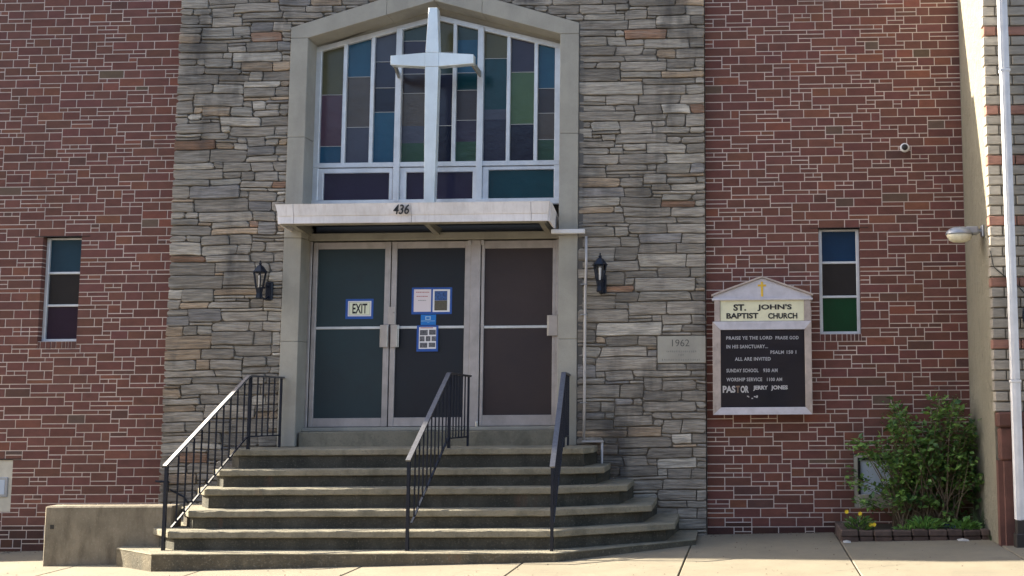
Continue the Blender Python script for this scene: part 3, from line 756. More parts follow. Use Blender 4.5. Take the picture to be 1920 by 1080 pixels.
# ------------------------------------------------------------------ slit windows
def slit(name, o, gy, cols, left, label):
    w_ = obj(name, None, None, church, ((o[0]+o[1])/2, 0, o[2])); w_['label'] = label
    a, b, c, d = o; ya = .085
    f_ = MB(); t = .042
    for (p, q, r, s) in ((a+.002, a+t, c+.002, d-.002), (b-t, b-.002, c+.002, d-.002)): f_.box(p, q, ya-.02, ya+.04, r, s, .004)
    f_.box(a+t, b-t, ya-.019, ya+.04, c+.002, c+.032, .004); f_.box(a+t, b-t, ya-.019, ya+.04, d-.026, d-.002, .004)
    f_.build('frame', M['alu'], w_)
    f2 = MB()
    for z in gy: MB().box(a+t, b-t, ya-.016, ya+.03, z-.014, z+.014, .004).build('muntin', M['alu'], w_)
    zz = [c+.03] + gy[::-1] + [d-.02]; zz = [c+.032, gy[1]-.014, gy[1]+.014, gy[0]-.014, gy[0]+.014, d-.026]
    for k, g in enumerate(cols[::-1]): MB().box(a+t, b-t, ya+.008, ya+.014, zz[2*k], zz[2*k+1]).build('pane', G[g], w_)
    MB().box(a-.003, b+.003, .002, .12, c-.0875, c-.001).build('sill_bed', M['mortar'], w_)
    # brick sill on edge
    n = 9; x = a+.001; ww = (b-a-.002); ws = [rs.uniform(.5,1.3) for _ in range(n)]; tot = sum(ws)
    for k in range(n):
        bw = ws[k]/tot*ww; v, f = brick_geo(bw-.010, .078, .08, .006)
        m__ = MB().add([(X_+x+.005, Y_, Z_+c-.083) for X_, Y_, Z_ in v], f, btint(rs, .8)); m__.build('sill_brick', M['brick'], w_, fix=False); x += bw
    MB().box(a-.10, b+.10, -.008, .12, d-.0, d+.008).build('lintel_angle', M['dark_metal'], w_)
sillL = slit('window', OL, [Z(118, 512, .08), Z(112, 573, .08)], ['window_teal','window_dark','window_plum'], True, 'narrow three pane window left of the stone front')
slit('window', OR_, [Z(1575, 492.5, .08), Z(1576, 556.5, .08)], ['window_blue','window_dark','window_green'], False, 'narrow three pane window right of the letter board')

# panel in the basement opening at far left
bp = obj('basement_panel', None, None, church, (OB[1]-.3, 0, OB[2]))
MB().box(max(OB[0],XLV+.02)+.002, OB[1]-.002, .01, .05, OB[2]+.004, OB[3]-.004, .004).build('panel', M['cream_panel'], bp)
q = rect(-40, 895, 15, 932, 0.01); MB().box(q[0], q[1], -.006, .012, q[2], q[3], .006).build('vent_frame', M['lamp_grey'], bp)
MB().box(q[0]+.03, q[1]-.03, -.009, -.004, q[2]+.03, q[3]-.03, .004).build('vent_cover', G['pale_pane'], bp)
MB().box(OB[0], OB[1]+.10, -.008, .10, OB[3], OB[3]+.010).build('lintel_angle', M['dark_metal'], bp)
# basement window behind the shrub
bw = obj('basement_window', None, None, church, ((OBR[0]+OBR[1])/2, 0, OBR[2]))
f_ = MB(); a, b, c, d = OBR
f_.box(a+.002, a+.05, .0, .08, c+.002, d-.002, .004); f_.box(b-.05, b-.002, .0, .08, c+.002, d-.002, .004); f_.box(a+.05, b-.05, .0, .08, d-.04, d-.002, .004); f_.box(a+.05, b-.05, -.01, .08, c+.002, c+.15, .006)
f_.build('frame', M['concrete'], bw)
f_ = MB(); f_.box(a+.05, a+.08, .02, .07, c+.15, d-.04); f_.box(b-.08, b-.05, .02, .07, c+.15, d-.04); f_.box(a+.08, b-.08, .02, .07, d-.07, d-.04); f_.build('sash', M['iron'], bw)
MB().box(a+.08, b-.08, .04, .05, c+.15, d-.07).build('pane', G['pale_pane'], bw)
MB().box(a-.04, b+.04, -.008, .12, d, d+.009).build('lintel_angle', M['dark_metal'], bw)

# ------------------------------------------------------------------ cross
YX = -.30
cx0, cxz = X(809, 200, YX), Z(809, 380, YX)
cr = thing('cross', 'tall pale metal cross standing on the canopy in front of the stained glass', 'cross', (cx0, YX, cxz))
def sx_(p, y): return X(p, y, YX)
zt, za1, za0, zb = Z(811, 14, YX), Z(811, 98.3, YX), Z(811, 124.5, YX), cz1-.03
xcA = (X(810.5, 50, YX)+X(805, 340, YX))/2
hwT, hwM, hwB = 8.4/163, 12.9/163, 9.6/163
MB().prism([(xcA-hwT, zt), (xcA+hwT, zt), (xcA+hwM, za1+.001), (xcA-hwM, za1+.001)], YX, YX+.11, .004).build('upper_shaft', M['cross'], cr)
MB().box(xcA-hwM, xcA+hwM, YX-.001, YX+.11, za0+.001, za1-.001, .003).build('hub', M['cross'], cr)
MB().prism([(xcA-hwM, za0-.001), (xcA+hwM, za0-.001), (xcA+hwB, zb), (xcA-hwB, zb)], YX, YX+.11, .004).build('lower_shaft', M['cross'], cr)
for s in (-1, 1):
    xe = xcA + s*81/163
    hz_ = (za1-za0)/2; zc = (za1+za0)/2
    MB().prism([(xcA+s*(hwM+.001), zc-hz_), (xe, zc-hz_*.66), (xe, zc+hz_*.66), (xcA+s*(hwM+.001), zc+hz_)], YX+.001, YX+.10, .004).build('arm', M['cross'], cr)
    xb = X(748 if s < 0 else 901, 135, YW-.04)
    MB().bar((xe-s*.03, YX+.08, zc-.035), (xb, YW-.045, zc-.055), .02, .075).build('bracket', M['beige_metal'], cr)

# ------------------------------------------------------------------ wall lanterns
def lantern(px, py0, py1, label, lean):
    Yl = YS-.14; c = W(px, (py0+py1)/2, Yl); zt_, zb_ = Z(px, py0, Yl), Z(px, py1, Yl); h = zt_-zb_
    t = thing('wall_lantern', label, 'lantern', (c.x, YS-.02, zb_), 'black carriage lanterns beside the doors')
    x = c.x
    s6 = 6
    MB().lathe([(.004,h*.0),(.010,h*-.02),(.006,h*-.05),(.022,h*-.09),(.012,h*-.11),(.045,h*-.17),(.078,h*-.27),(.086,h*-.285),(.092,h*-.30),(.078,h*-.32)][::-1], (x, Yl, zt_), 6).build('cap', M['iron'], t)
    MB().lathe([(.038,h*-.70),(.070,h*-.32)], (x, Yl, zt_), 6).build('glass', M['clear'], t)
    fr_ = MB()
    for k in range(6):
        a_ = 2*math.pi*k/6
        fr_.bar((x+.073*math.cos(a_), Yl+.073*math.sin(a_), zt_-h*.31), (x+.041*math.cos(a_), Yl+.041*math.sin(a_), zt_-h*.70), .013, .013)
    fr_.build('cage', M['iron'], t)
    MB().lathe([(.012,h*-.68),(.013,h*-.45),(.016,h*-.40),(.005,h*-.36)], (x, Yl, zt_), 8).build('candle_bulb', M['sign_letter_big'], t)
    MB().lathe([(.032,h*-.98),(.044,h*-.95),(.036,h*-.84),(.044,h*-.74),(.050,h*-.70),(.040,h*-.69)], (x, Yl, zt_), 6).build('base', M['iron'], t)
    bb = MB(); bb.tube([(x, Yl, zt_-h*.9), (x+lean*.05, Yl+.05, zt_-h*.98), (x+lean*.06, YS+.0, zt_-h*.86)], .012, 8)
    bb.tube([(x, Yl, zt_-h*.72), (x+lean*.06, YS-.01, zt_-h*.62)], .010, 8)
    bb.build('arm', M['iron'], t)
    MB().box(x+lean*.06-.045, x+lean*.06+.045, YS-.035, YS+.02, zt_-h*1.0, zt_-h*.52, .012).build('wall_plate', M['iron'], t)
lantern(487, 488, 562, 'black carriage lantern on the stone left of the doors', 1)
lantern(1125, 474, 549, 'black carriage lantern on the stone right of the doors, beside the drain pipe', .25)

# drain pipe
Yq = YS-.05
pA, pB, pC = W(1099, 443, Yq), W(1093.5, 826, Yq), W(1129, 826.5, Yq)
dp = thing('drain_pipe', 'thin white drain pipe running down the stone beside the door jamb', 'drain pipe', (pB.x, Yq, W(1127, 906, Yq).z))
pm = W(1096, 560, Yq)
MB().tube([pA, (pA.x+.004, Yq, pm.z+.4), (pm.x+.008, Yq, pm.z), (pB.x+.012, Yq, pB.z+.5), (pB.x+.006, Yq, pB.z)], .0165, 10).build('pipe', M['grey_pipe'], dp, smooth=True)
MB().box(pB.x-.015, pC.x+.018, Yq-.02, Yq+.015, pB.z-.022, pB.z-.001, .004).build('offset_pipe', M['grey_pipe'], dp)
zlow = Z(1127, 925, Yq)
MB().tube([(pC.x, Yq, pB.z-.022), (pC.x-.008, Yq, zlow)], .015, 10).build('pipe', M['grey_pipe'], dp, smooth=True)
for y in (533, 590, 755):
    z = Z(1097, y, Yq); MB().box(pm.x-.045, pm.x+.035, Yq-.019, Yq+.03, z-.006, z+.006, .002).build('strap', M['lamp_grey'], dp)

# ------------------------------------------------------------------ letter-board sign
YG = -.17
sgn = thing('church_sign', "gabled church sign with cream name panel over a dark letter board", 'sign', (X(1429, 700, 0), 0, Z(1429, 778, 0)))
o_ = rect(1336.5, 602.5, 1522.5, 777.5, YG); g_ = rect(1351.5, 618, 1509.5, 763.5, YG)
MB().box(o_[0]+.01, o_[1]-.01, YG+.03, -.006, o_[2]+.01, o_[3]-.0).build('case', M['sign_metal'], sgn)
a, b, c, d = o_; e, f, g, h = g_
def pr4(pts): return MB().prism(pts, YG-.012, YG+.03, .003)
pr4([(a,c),(b,c),(f,g),(e,g)]).build('frame_bottom', M['sign_top'], sgn)
pr4([(a,d),(e,h),(f,h),(b,d)]).build('frame_top', M['sign_top'], sgn)
pr4([(a,c),(e,g),(e,h),(a,d)]).build('frame_side', M['sign_metal'], sgn)
pr4([(b,c),(b,d),(f,h),(f,g)]).build('frame_side', M['sign_metal'], sgn)
MB().box(e, f, YG+.022, YG+.03, g, h).build('letter_board', M['sign_board'], sgn)
MB().box(e, f, YG+.002, YG+.005, g, h).build('glass_cover', M['clear'], sgn)
u = rect(1339.5, 561, 1520, 602, YG); p_ = rect(1350.5, 565, 1507.5, 601.5, YG)
MB().box(u[0], u[1], YG+.02, -.008, o_[3]+.001, u[3]).build('header_box', M['sign_metal'], sgn)
for (q0, q1) in ((u[0], p_[0]-.003), (p_[1]+.003, u[1])): MB().box(q0, q1, YG-.004, YG+.019, o_[3]+.002, u[3], .003).build('header_post', M['sign_metal'], sgn)
hp = MB().box(p_[0], p_[1], YG+.006, YG+.019, o_[3]+.004, u[3]-.002, .002).build('name_panel', M['sign_cream'], sgn)
v1, v2 = W(1334, 556, YG), W(1524.5, 552.5, YG); ap = W(1428.5, 519.5, YG)
zb_ = u[3]+.001; z_e = (v1.z+v2.z)/2; xap = (v1.x+v2.x)/2
MB().prism([(v1.x+.02, zb_), (v2.x-.02, zb_), (v2.x-.02, z_e), (xap, ap.z-.012), (v1.x+.02, z_e)], YG-.0, -.01, .002).build('pediment', M['sign_top'], sgn)
for s in (-1, 1):
    xe = v1.x if s < 0 else v2.x
    MB().prism([(xe, z_e-.006), (xap, ap.z-.008), (xap, ap.z+.014), (xe-0*s, z_e+.018)], YG-.025, -.008, .002).build('pediment_roof', M['sign_metal'], sgn)
MB().box(v1.x+.005, v2.x-.005, YG-.018, -.009, zb_-.012, zb_+.012, .002).build('cornice', M['sign_top'], sgn)
q = rect(1421, 528, 1436.5, 556, YG); xm3 = (q[0]+q[1])/2; z3 = q[3]-(q[3]-q[2])*.26
sc_ = MB(); sc_.box(xm3-.012, xm3+.012, YG-.006, YG-.0005, q[2], q[3], .002); sc_.box(q[0], xm3-.0125, YG-.006, YG-.0005, z3-.011, z3+.011, .002); sc_.box(xm3+.0125, q[1], YG-.006, YG-.0005, z3-.011, z3+.011, .002)
sc_.build('gold_cross', M['yellow'], sgn)
T('lettering', 'ST.', 1375, 1399, 570.4, 582.8, YG+.0055, M['black'], hp, bold=.035)
T('lettering', "JOHN'S", 1420, 1484.5, 570.4, 583, YG+.0055, M['black'], hp, bold=.035)
T('lettering', 'BAPTIST', 1362, 1422, 586.8, 597.5, YG+.0055, M['black'], hp, bold=.035)
T('lettering', 'CHURCH', 1440, 1495, 586.8, 597.5, YG+.0055, M['black'], hp, bold=.035)
YB = YG+.0215
lb = [o for o in sgn.children if o.name.startswith('letter_board')][0]
for s, a_, b_, c_, d_ in (('PRAISE YE THE LORD',1361.7,1448,630.3,636.8),('PRAISE GOD',1454,1497.4,630,636.4),('IN HIS SANCTUARY...',1362,1440,646.3,653.2),('PSALM 150 1',1444.5,1493,657,663.5),
                          ('ALL ARE INVITED',1378,1445,669.7,676.3),('SUNDAY SCHOOL',1362,1422,691.2,698.2),('930 AM',1431,1458,691,698),('WORSHIP SERVICE',1362,1429,708,715),('1100 AM',1438,1466.5,708,714.6)):
    T('lettering', s, a_, b_, c_, d_, YB, M['sign_letter'], lb, bold=.03, space=1.12)
T('lettering', 'PAS', 1355, 1379, 723.2, 736.6, YB, M['sign_letter_big'], lb, bold=.045)
T('lettering', 'T', 1380, 1387, 723.2, 736.6, YB, M['rust_letter'], lb, bold=.045)
T('lettering', 'OR', 1388.5, 1404, 723.2, 736.6, YB, M['sign_letter_big'], lb, bold=.045)
T('lettering', 'JERRY', 1412, 1440, 723, 732.8, YB, M['sign_letter_big'], lb, bold=.045)
T('lettering', 'JONES', 1445.5, 1477, 722.5, 732.5, YB, M['sign_letter_big'], lb, bold=.045)
bt = MB()
for (x, y, w_, h_) in ((1400.5,742,3,1.8),(1403,743.5,2,1.5),(1409,746,3,2),(1413.5,742.5,3.5,2.2),(1418,741.5,3,3),(1417,744.5,3.5,1.5)):
    bt.box(X(x,y,YB), X(x+w_,y,YB), YB-.002, YB, Z(x,y+h_,YB), Z(x,y,YB))
bt.build('broken_letter_bits', M['sign_letter_big'], lb)

# ------------------------------------------------------------------ notices taped to the doors
YN = YD-.0035
def sheet(nm, q, y, m, par, bev=0, th_=.001): 
    q = rect(*q, y); return MB().box(q[0], q[1], y-th_, y, q[2], q[3], bev).build(nm, m, par)
ex = thing('exit_notice', 'cream EXIT notice edged with blue tape on the left door', 'notice', W(674, 598, YN))
sheet('tape_border', (648,560.5,700,598), YN, M['tape'], ex); sheet('white_card', (652.5,564.5,696,593), YN-.0012, M['paper'], ex)
sheet('plate_line', (654.3,566.3,693.8,591), YN-.0024, M['grey_text'], ex, th_=.0006); sheet('plate', (655,567,693.2,590.3), YN-.0032, M['exit_cream'], ex, th_=.0006)
T('lettering', 'EXIT', 660.8, 688.5, 569.3, 587.8, YN-.004, M['black'], ex, depth=.0006, bold=.025)
n2 = thing('notice_pair', 'white notice sheet and photo print side by side in blue tape on the middle door', 'notice', W(809, 589, YN))
sheet('tape_border', (772,539,847.5,589), YN, M['tape'], n2); sheet('text_sheet', (776,542.5,808.2,584.6), YN-.0012, M['lilac_paper'], n2)
sheet('photo_sheet', (811.5,542.5,843.5,584.8), YN-.0012, M['paper'], n2); sheet('photo_ground', (814.5,563.5,838.3,582), YN-.0024, M['photo_brown'], n2, th_=.0006)
sheet('photo_sky', (814.8,545.6,838.6,563.3), YN-.0024, M['photo_blue'], n2, th_=.0006)
for (a_, b_, y, m_) in ((780,805,547.8,'red_text'),(781,802,555.6,'red_text'),(784,799,563.2,'grey_text')):
    lm = MB(); x = a_; yy = YN-.0024
    while x < b_:
        w_ = rs.uniform(1.2,3.4); lm.box(X(x,y,yy), X(min(x+w_,b_),y,yy), yy-.0005, yy, Z(x,y+.8,yy), Z(x,y-.6,yy)); x += w_+.5
    lm.build('printed_line', M[m_], n2)
n3 = thing('blue_card', 'small bright blue card between the two taped notices on the middle door', 'card', W(803, 609, YN))
sheet('card', (789,590,817.5,609.3), YN-.0001, M['blue_card'], n3)
sheet('white_line', (789.5,601.3,815.5,602.2), YN-.0013, M['pale_blue'], n3, th_=.0005); sheet('emblem', (797.5,593,807.5,599.8), YN-.0013, M['pale_blue'], n3, th_=.0005)
sheet('emblem_core', (799.3,594.6,805.6,598.2), YN-.002, M['blue_card'], n3, th_=.0005); sheet('white_line', (801,604.2,805,604.8), YN-.0013, M['pale_blue'], n3, th_=.0005)
n4 = thing('photo_notice', 'white notice with a grid of seven photos in blue tape below the blue card', 'notice', W(801, 659, YN))
Y4 = YD-.016
sheet('tape_border', (781.3,610,821.5,659), Y4, M['tape'], n4); sheet('white_sheet', (785.5,613.3,817.6,654), Y4-.0012, M['paper'], n4)
sheet('printed_line', (788,614,812,615.4), Y4-.0024, M['red_text'], n4, th_=.0005)
for q in ((787.5,618.6,802,628.6),(804.5,618.3,817,627.6),(787,630.5,796,640),(798.3,630.3,807,639.8),(809.3,630.5,817.3,639.5),(787,642.5,801.2,652),(803.8,642.5,816,651)):
    sheet('printed_photo', q, Y4-.0024, M['photo_grey'], n4, th_=.0005)

# ------------------------------------------------------------------ steps
outs = [1.85, 1.63, 1.41, 1.19, .97, .75]
ny = [1037.5, 996, 957, 916, 880, 842]
st = thing('concrete_steps', 'wide worn concrete steps with overhanging treads rising to the doors', 'steps', (X(700, 900, -1), -1, zg(X(700,900,-1))))
lfx = [283, 318, 353, 383, 411, 440]; rkx = [1044, 1040, 1038, 1036, 1034, 1093]; rex = [1305, 1266, 1222, 1177, 1133, 1114]; rec = [.98, .60, .42, .30, .20, .22]
SZ = [Z(650, ny[k], -outs[k]) for k in range(6)]
print('step z', [round(z, 3) for z in SZ], 'zbj', round(zbj,3), 'th', round(th,3), 'cam', round(CZ,3), 'ground', round(zg(X(283,1076,-1.85)),3))
for k in range(6):
    o = outs[k]; z1 = SZ[k]; z0 = SZ[k-1]-.0 if k else -.45
    pl = [(X(lfx[k], ny[k], -o), -o), (X(rkx[k], ny[k], -o), -o)]
    e = W(rex[k], ny[k]-8, -(o-rec[k])); pl.append((e.x, -(o-rec[k])))
    pl.append((e.x-.02, YS+.03))
    lb0 = W(lfx[k]-12, ny[k], -(o-.2)).x if k > 2 else [WZ(218,1027,SZ[0]).x, WZ(278,988,SZ[1]).x, WZ(336,951,SZ[2]).x][k]
    lb1 = -(o-.2) if k > 2 else [WZ(218,1027,SZ[0]).y, WZ(278,988,SZ[1]).y, WZ(336,951,SZ[2]).y][k]
    lb1 = min(max(lb1, -o+.15), -.3)
    pl += [(lb0+.01, YS+.03), (lb0, lb1)]
    if k == 0:
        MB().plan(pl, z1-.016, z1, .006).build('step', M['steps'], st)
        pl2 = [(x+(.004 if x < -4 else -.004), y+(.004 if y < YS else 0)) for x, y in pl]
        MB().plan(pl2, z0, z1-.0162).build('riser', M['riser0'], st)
        continue
    # subdivided worn slab
    fine = []
    for i, (p, q_) in enumerate(zip(pl, pl[1:]+pl[:1])):
        fine.append(p); L0 = math.hypot(q_[0]-p[0], q_[1]-p[1]); nn_ = int(L0/.07) if min(p[1], q_[1]) < -.3 and i < 2 else 0
        for j in range(1, nn_):
            t_ = j/nn_; x_, y2 = p[0]+(q_[0]-p[0])*t_, p[1]+(q_[1]-p[1])*t_
            y2 += .007*noise.noise(Vector((x_*4, k*7.3, 0)))+.009*max(0, noise.noise(Vector((x_*14, k*3.1, 5)))-.25)
            fine.append((x_, y2))
    slab = MB().plan(fine, z1-.068, z1, .008)
    slab.v = [(x, y, z + (.007*noise.noise(Vector((x*5, y*3, k*2.0))) - .010*max(0, noise.noise(Vector((x*12, 1.0, k*5.0)))-.25) if y < -o+.02 and z > z1-.03 else .004*noise.noise(Vector((x*9, 2.0, k))))) for x, y, z in slab.v]
    slab.build('step', M['steps'], st)
    cxp = sum(p[0] for p in pl)/len(pl)
    pr = []
    for i, (x, y) in enumerate(pl):
        if y > YS: pr.append((x, y)); continue
        pr.append((x + (.035 if x < cxp else -.10 if i == 2 else -.0), y+.032))
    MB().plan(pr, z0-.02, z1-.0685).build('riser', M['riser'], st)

# low wall at left
zz0 = zg(X(83, 1062, -1.2))
pw = WZ(83, 1062, zz0); YL = pw.y
xlw, xrw = X(81, 1010, YL), X(322, 1000, YL)
ztw = Z(180, 949, YL)
lw = thing('low_concrete_wall', 'low stained concrete wall left of the steps', 'wall', ((xlw+xrw)/2, YL, zz0))
print('low wall Y', YL, 'top', ztw)
MB().box(xlw, xrw, YL, YL+.19, zz0-.3, ztw, .015).build('wall_body', M['lowwall'], lw)
q = rect(94, 984, 101, 992, YL-.001)
MB().box(q[0], q[1], YL-.003, YL+.01, q[2], q[3]).build('drain_hole', M['black'], lw)

# ------------------------------------------------------------------ railings
def railing(A, B, C, nb, nf, label):
    (ax0, ayt, ayb), (bx, by, bb, bfoot), (cx, cyt, cyb) = A, B, C
    pA0 = WZ(ax0, ayb, SZ[0]); Ya = pA0.y
    top = W(ax0, ayt, Ya); Yb = -.66; pB = W(bx, by, Yb); Yc = YP-.04; pC = W(cx, cyt, Yc)
    t = thing('railing', label, 'railing', (pA0.x, Ya, SZ[0]), 'black iron stair railings')
    lowA = Vector((pA0.x+(pB.x-top.x)*.04, Ya+(Yb-Ya)*.04, Z(ax0, bb[0], Ya))); lowB = Vector((pB.x, Yb, Z(bx, bb[1], Yb)))
    zl = SZ[5]
    MB().bar(top-(pB-top).normalized()*.03, pB, .052, .020).build('handrail', M['handrail'], t)
    MB().bar(pB, pC+(pC-pB).normalized()*.03, .045, .020).build('handrail', M['handrail'], t)
    MB().bar(lowA, lowB, .022, .014).build('bottom_rail', M['iron'], t)
    lowC = Vector((pC.x, Yc, lowB.z))
    MB().bar(lowB, lowC, .022, .014).build('bottom_rail', M['iron'], t)
    MB().bar((top.x, Ya, SZ[0]-.01), top-Vector((0,0,.008)), .030, .030).build('post', M['iron'], t)
    k = .05
    MB().bar((pB.x+(pC.x-pB.x)*k, Yb+(Yc-Yb)*k, zl-.01), pB+(pC-pB)*k-Vector((0,0,.008)), .030, .030).build('post', M['iron'], t)
    MB().bar((pC.x, Yc, zl-.01), pC-Vector((0,0,.008)), .022, .022).build('post', M['iron'], t)
    for i in range(nb):
        u_ = (i+1)/(nb+.6); p = top+(pB-top)*u_; ql = lowA+(lowB-lowA)*max(0, (u_-.04)/.96)
        MB().bar(ql, Vector((ql.x, ql.y, p.z-.01)), .013, .013).build('baluster', M['iron'], t)
    for i in range(nf):
        u_ = .1+(i+1)/(nf+1)*.86; p = pB+(pC-pB)*u_; ql = lowB+(lowC-lowB)*u_
        MB().bar(ql, Vector((ql.x, ql.y, p.z-.01)), .013, .013).build('baluster', M['iron'], t)
    # scroll at the foot
    sc = []; 
    for i in range(22):
        a_ = i*.42; r_ = .012+.0022*i; sc.append(Vector((top.x, Ya, top.z-.07)) + Vector(((pB.x-top.x)*.0, -r_*math.cos(a_)+.02, r_*math.sin(a_))))
    return t
railing((313, 870, 1032), (467, 705, (990, 819), 838), (528, 708, 836), 10, 4, 'left black iron railing, beside the low concrete wall')
railing((767, 860, 1033), (842, 700, (982, 822), 838), (879, 705, 832), 9, 5, 'middle black iron railing, in front of the middle door')
railing((1036, 872, 1033), (1057, 699, (982, 820), 836), (1066, 703, 834), 9, 5, 'right black iron railing, nearest the drain pipe')
# hose tap on the stone wall
hx = W(308, 912, YS-.06)
hb = thing('wall_tap', 'dark iron pipe tap on the stone behind the foot of the left railing', 'tap', (hx.x, YS, hx.z))
hm = MB(); hm.tube([W(318, 905, YS), W(312, 903, YS-.08), W(300, 903, YS-.1), W(292, 902, YS-.1)], .012, 8); hm.tube([W(311, 905, YS-.09), W(311, 920, YS-.09), W(311, 924, YS-.09)], [.030,.034,.018], 10)
hm.tube([W(318, 918, YS-.02), W(345, 932, YS-.02), W(352, 944, YS-.02)], .009, 8)
hm.build('valve', M['iron'], hb)

# ------------------------------------------------------------------ security camera
c = W(1696, 277, -.09)
sc = thing('security_camera', 'small round white security camera on the right brick wall', 'camera', (c.x, 0, c.z))
MB().lathe([(.030,.0),(.045,-.012),(.030,-.02),(.018,-.05)], (c.x+.03, -.004, c.z+.012), 16, 'y').build('mount', M['white_paint'], sc, smooth=True)
MB().lathe([(.020,0),(.045,-.012),(.056,-.04),(.052,-.062),(.040,-.070)][::-1], (c.x, -.05, c.z), 20, 'y').build('housing', M['white_paint'], sc, smooth=True)
MB().lathe([(.038,0),(.034,-.012),(.02,-.020),(.004,-.022)][::-1], (c.x-.002, -.1205, c.z), 16, 'y').build('lens', M['black'], sc, smooth=True)

# ------------------------------------------------------------------ neighbour building
YF = -1.32
nb = thing('neighbour_building', 'neighbouring building with stucco side wall and beige brick front with red bands', 'building', (XR, YF, 0))
HN = 9.5
sb = MB().box(XR+.001, XR+.35, YF+.10, 3, -.5, HN); sb.build('stucco_wall', M['stucco'], nb)
zcap = Z(1880, 772, YF)
MB().box(XR+.012, XR+7, YF+.03, YF+.1, zcap, HN).build('front_backing', M['nb_joint'], nb)
MB().box(XR+.36, XR+7, YF+.101, 3, -.5, HN-.01).build('side_mass', M['dark_joint'], nb)
rowh = .1085; z = zcap+.003; i = 0; rn = random.Random(5); restb = MB()
nrow = 0
while z < 7.3:
    red = any(Z(1880, yy, YF)-rowh*.5 <= z+rowh*.5 < Z(1880, yy, YF)+rowh*.5 for yy in (-75, 60, 197, 291, 420, 531, 641)); x = XR-.004-(rn.uniform(0,.012)); first = True
    while x < XR+7:
        ln = rn.uniform(.26,.5) if not first else (.14 if nrow % 2 else .30)
        k = rn.uniform(.85,1.15); t = (0.30*k, .155*k, .12*k) if red else (.36*k, .33*k, .285*k)
        bb = (MB() if x < XR+.9 else restb).box(x, x+ln-.012, YF+rn.uniform(-.006,.006), YF+.11, z, z+rowh-.015, .006, t)
        if x < XR+.9: bb.build('brick', M['beige_brick'], nb)
        x += ln; first = False
    z += rowh; nrow += 1
restb.build('brickwork', M['beige_brick'], nb, kind='stuff')
# brownstone base
zc2 = Z(1880, 800, YF)
MB().box(XR+.0, XR+7, YF-.045, YF+.10, zcap-.16, zcap-.002, .02).build('base_cap', M['brownstone'], nb)
MB().box(XR+.02, XR+7, YF-.02, YF+.10, zcap-.50, zcap-.163, .02).build('base_block', M['brownstone'], nb)
MB().box(XR+.05, XR+7, YF-.01, YF+.10, -.4, zcap-.503, .01).build('base_block', M['brownstone'], nb)
MB().box(XR+.001, XR+.05, YF+.005, YF+.10, -.4, zcap-.5).build('edge_strip', M['brownstone'], nb)
ds_ = MB()
# white downspout
YV = YF-.11
xa, za = X(1886.5, 60, YV), X(1904, 900, YV); xv = X(1896, 500, YV)
dsp = thing('downspout', 'tall white square downspout on the beige brick front', 'downspout', (xv, YV, 0))
zj = [Z(1905, 975, YV), Z(1900, 712, YV), Z(1888, 130, YV), 8.5]
for i, (c_, d_) in enumerate(zip(zj, zj[1:])):
    w2 = .048-.003*(i%2)
    MB().box(xv-w2, xv+w2, YV-.035, YV+.035, c_+.002*(i>0), d_+(.0), .008).build('pipe_length', M['white_paint'], dsp)
    if i: MB().box(xv-.054, xv+.054, YV-.041, YV+.041, c_-.03, c_-.0, .004).build('joint_collar', M['white_paint'], dsp)
MB().box(xv-.016, xv+.004, YV-.040, YV-.0352, zj[0], 8.5).build('pipe_rib', M['white_paint'], dsp)
bo = MB(); bo.box(xv-.045, xv+.055, YV-.04, YV+.04, zg(xv)-.1, zj[0]-.001, .01); bo.box(xv-.06, xv+.065, YV-.055, YV+.055, zg(xv)-.1, zg(xv)+.14, .012)
bo.build('boot', M['boot'], dsp)
# cable
cb = thing('cable', 'thin black cable sagging across the beige brick behind the downspout', 'cable', W(1857, 480, YF-.02))
MB().tube([W(1857,470,YF-.01), W(1863,500,YF-.01), W(1880,515,YF-.015), W(1905,532,YF-.02), W(1930,560,YF-.03), W(1950,570,YF-.03)], .006, 6).build('wire', M['cable'], cb)
si = thing('iron_scroll', 'black wrought iron scroll at the right edge of the photo', 'ironwork', W(1918, 620, YF))
pts = []
for i in range(40):
    a_ = i*.35; r_ = 2+ i*.45; pts.append(W(1930+r_*math.cos(a_)*.8, 592+r_*math.sin(a_)*1.6, YF-.08))
MB().tube(pts, .012, 6).build('scroll', M['iron'], si)
MB().tube([W(1930, 640, YF-.08), W(1930, 540, YF-.08)], .012, 6).build('bar', M['iron'], si)

# wall light on the stucco
YLt = -.98
wp = W(1850, 434, YLt); xw = XR
wlt = thing('wall_light', 'grey ribbed outdoor light with glass bowl on an arm from the stucco wall', 'light', (xw, YLt, wp.z))
pxm_ = (XR - X(1775, 437, YLt))
xh = X(1799, 440, YLt); zc = Z(1799, 440, YLt)
L0_ = xh
MB().tube([(XR+.002, YLt, zc+.035), (xh+.16, YLt, zc+.035)], .018, 10).build('arm', M['lamp_grey'], wlt)
MB().box(XR-.025, XR+.002, YLt-.05, YLt+.05, zc-.03, zc+.10, .008).build('wall_plate', M['lamp_grey'], wlt)
MB().box(xh+.06, xh+.20, YLt-.055, YLt+.055, zc+.0, zc+.085, .015).build('ballast_box', M['lamp_grey'], wlt)
cp = MB(); 
cp.lathe([(.150,0),(.150,.012),(.140,.035),(.110,.062),(.070,.078),(.020,.082)], (xh, YLt, zc), 24, 'z', sy=.72); cp.build('cap', M['lamp_grey'], wlt, smooth=True)
for k in range(7):
    xx = xh-.11+.034*k; hh = .085*math.sqrt(max(.05, 1-((xx-xh)/.15)**2))
    MB().box(xx-.004, xx+.004, YLt-.06, YLt+.06, zc+.03, zc+hh, .002).build('rib', M['lamp_grey'], wlt)
M['bowl'] = mat('frosted_glass_bowl', (0.80,0.76,0.60), 0.25, spec=.6, var=.3, vscale=20)
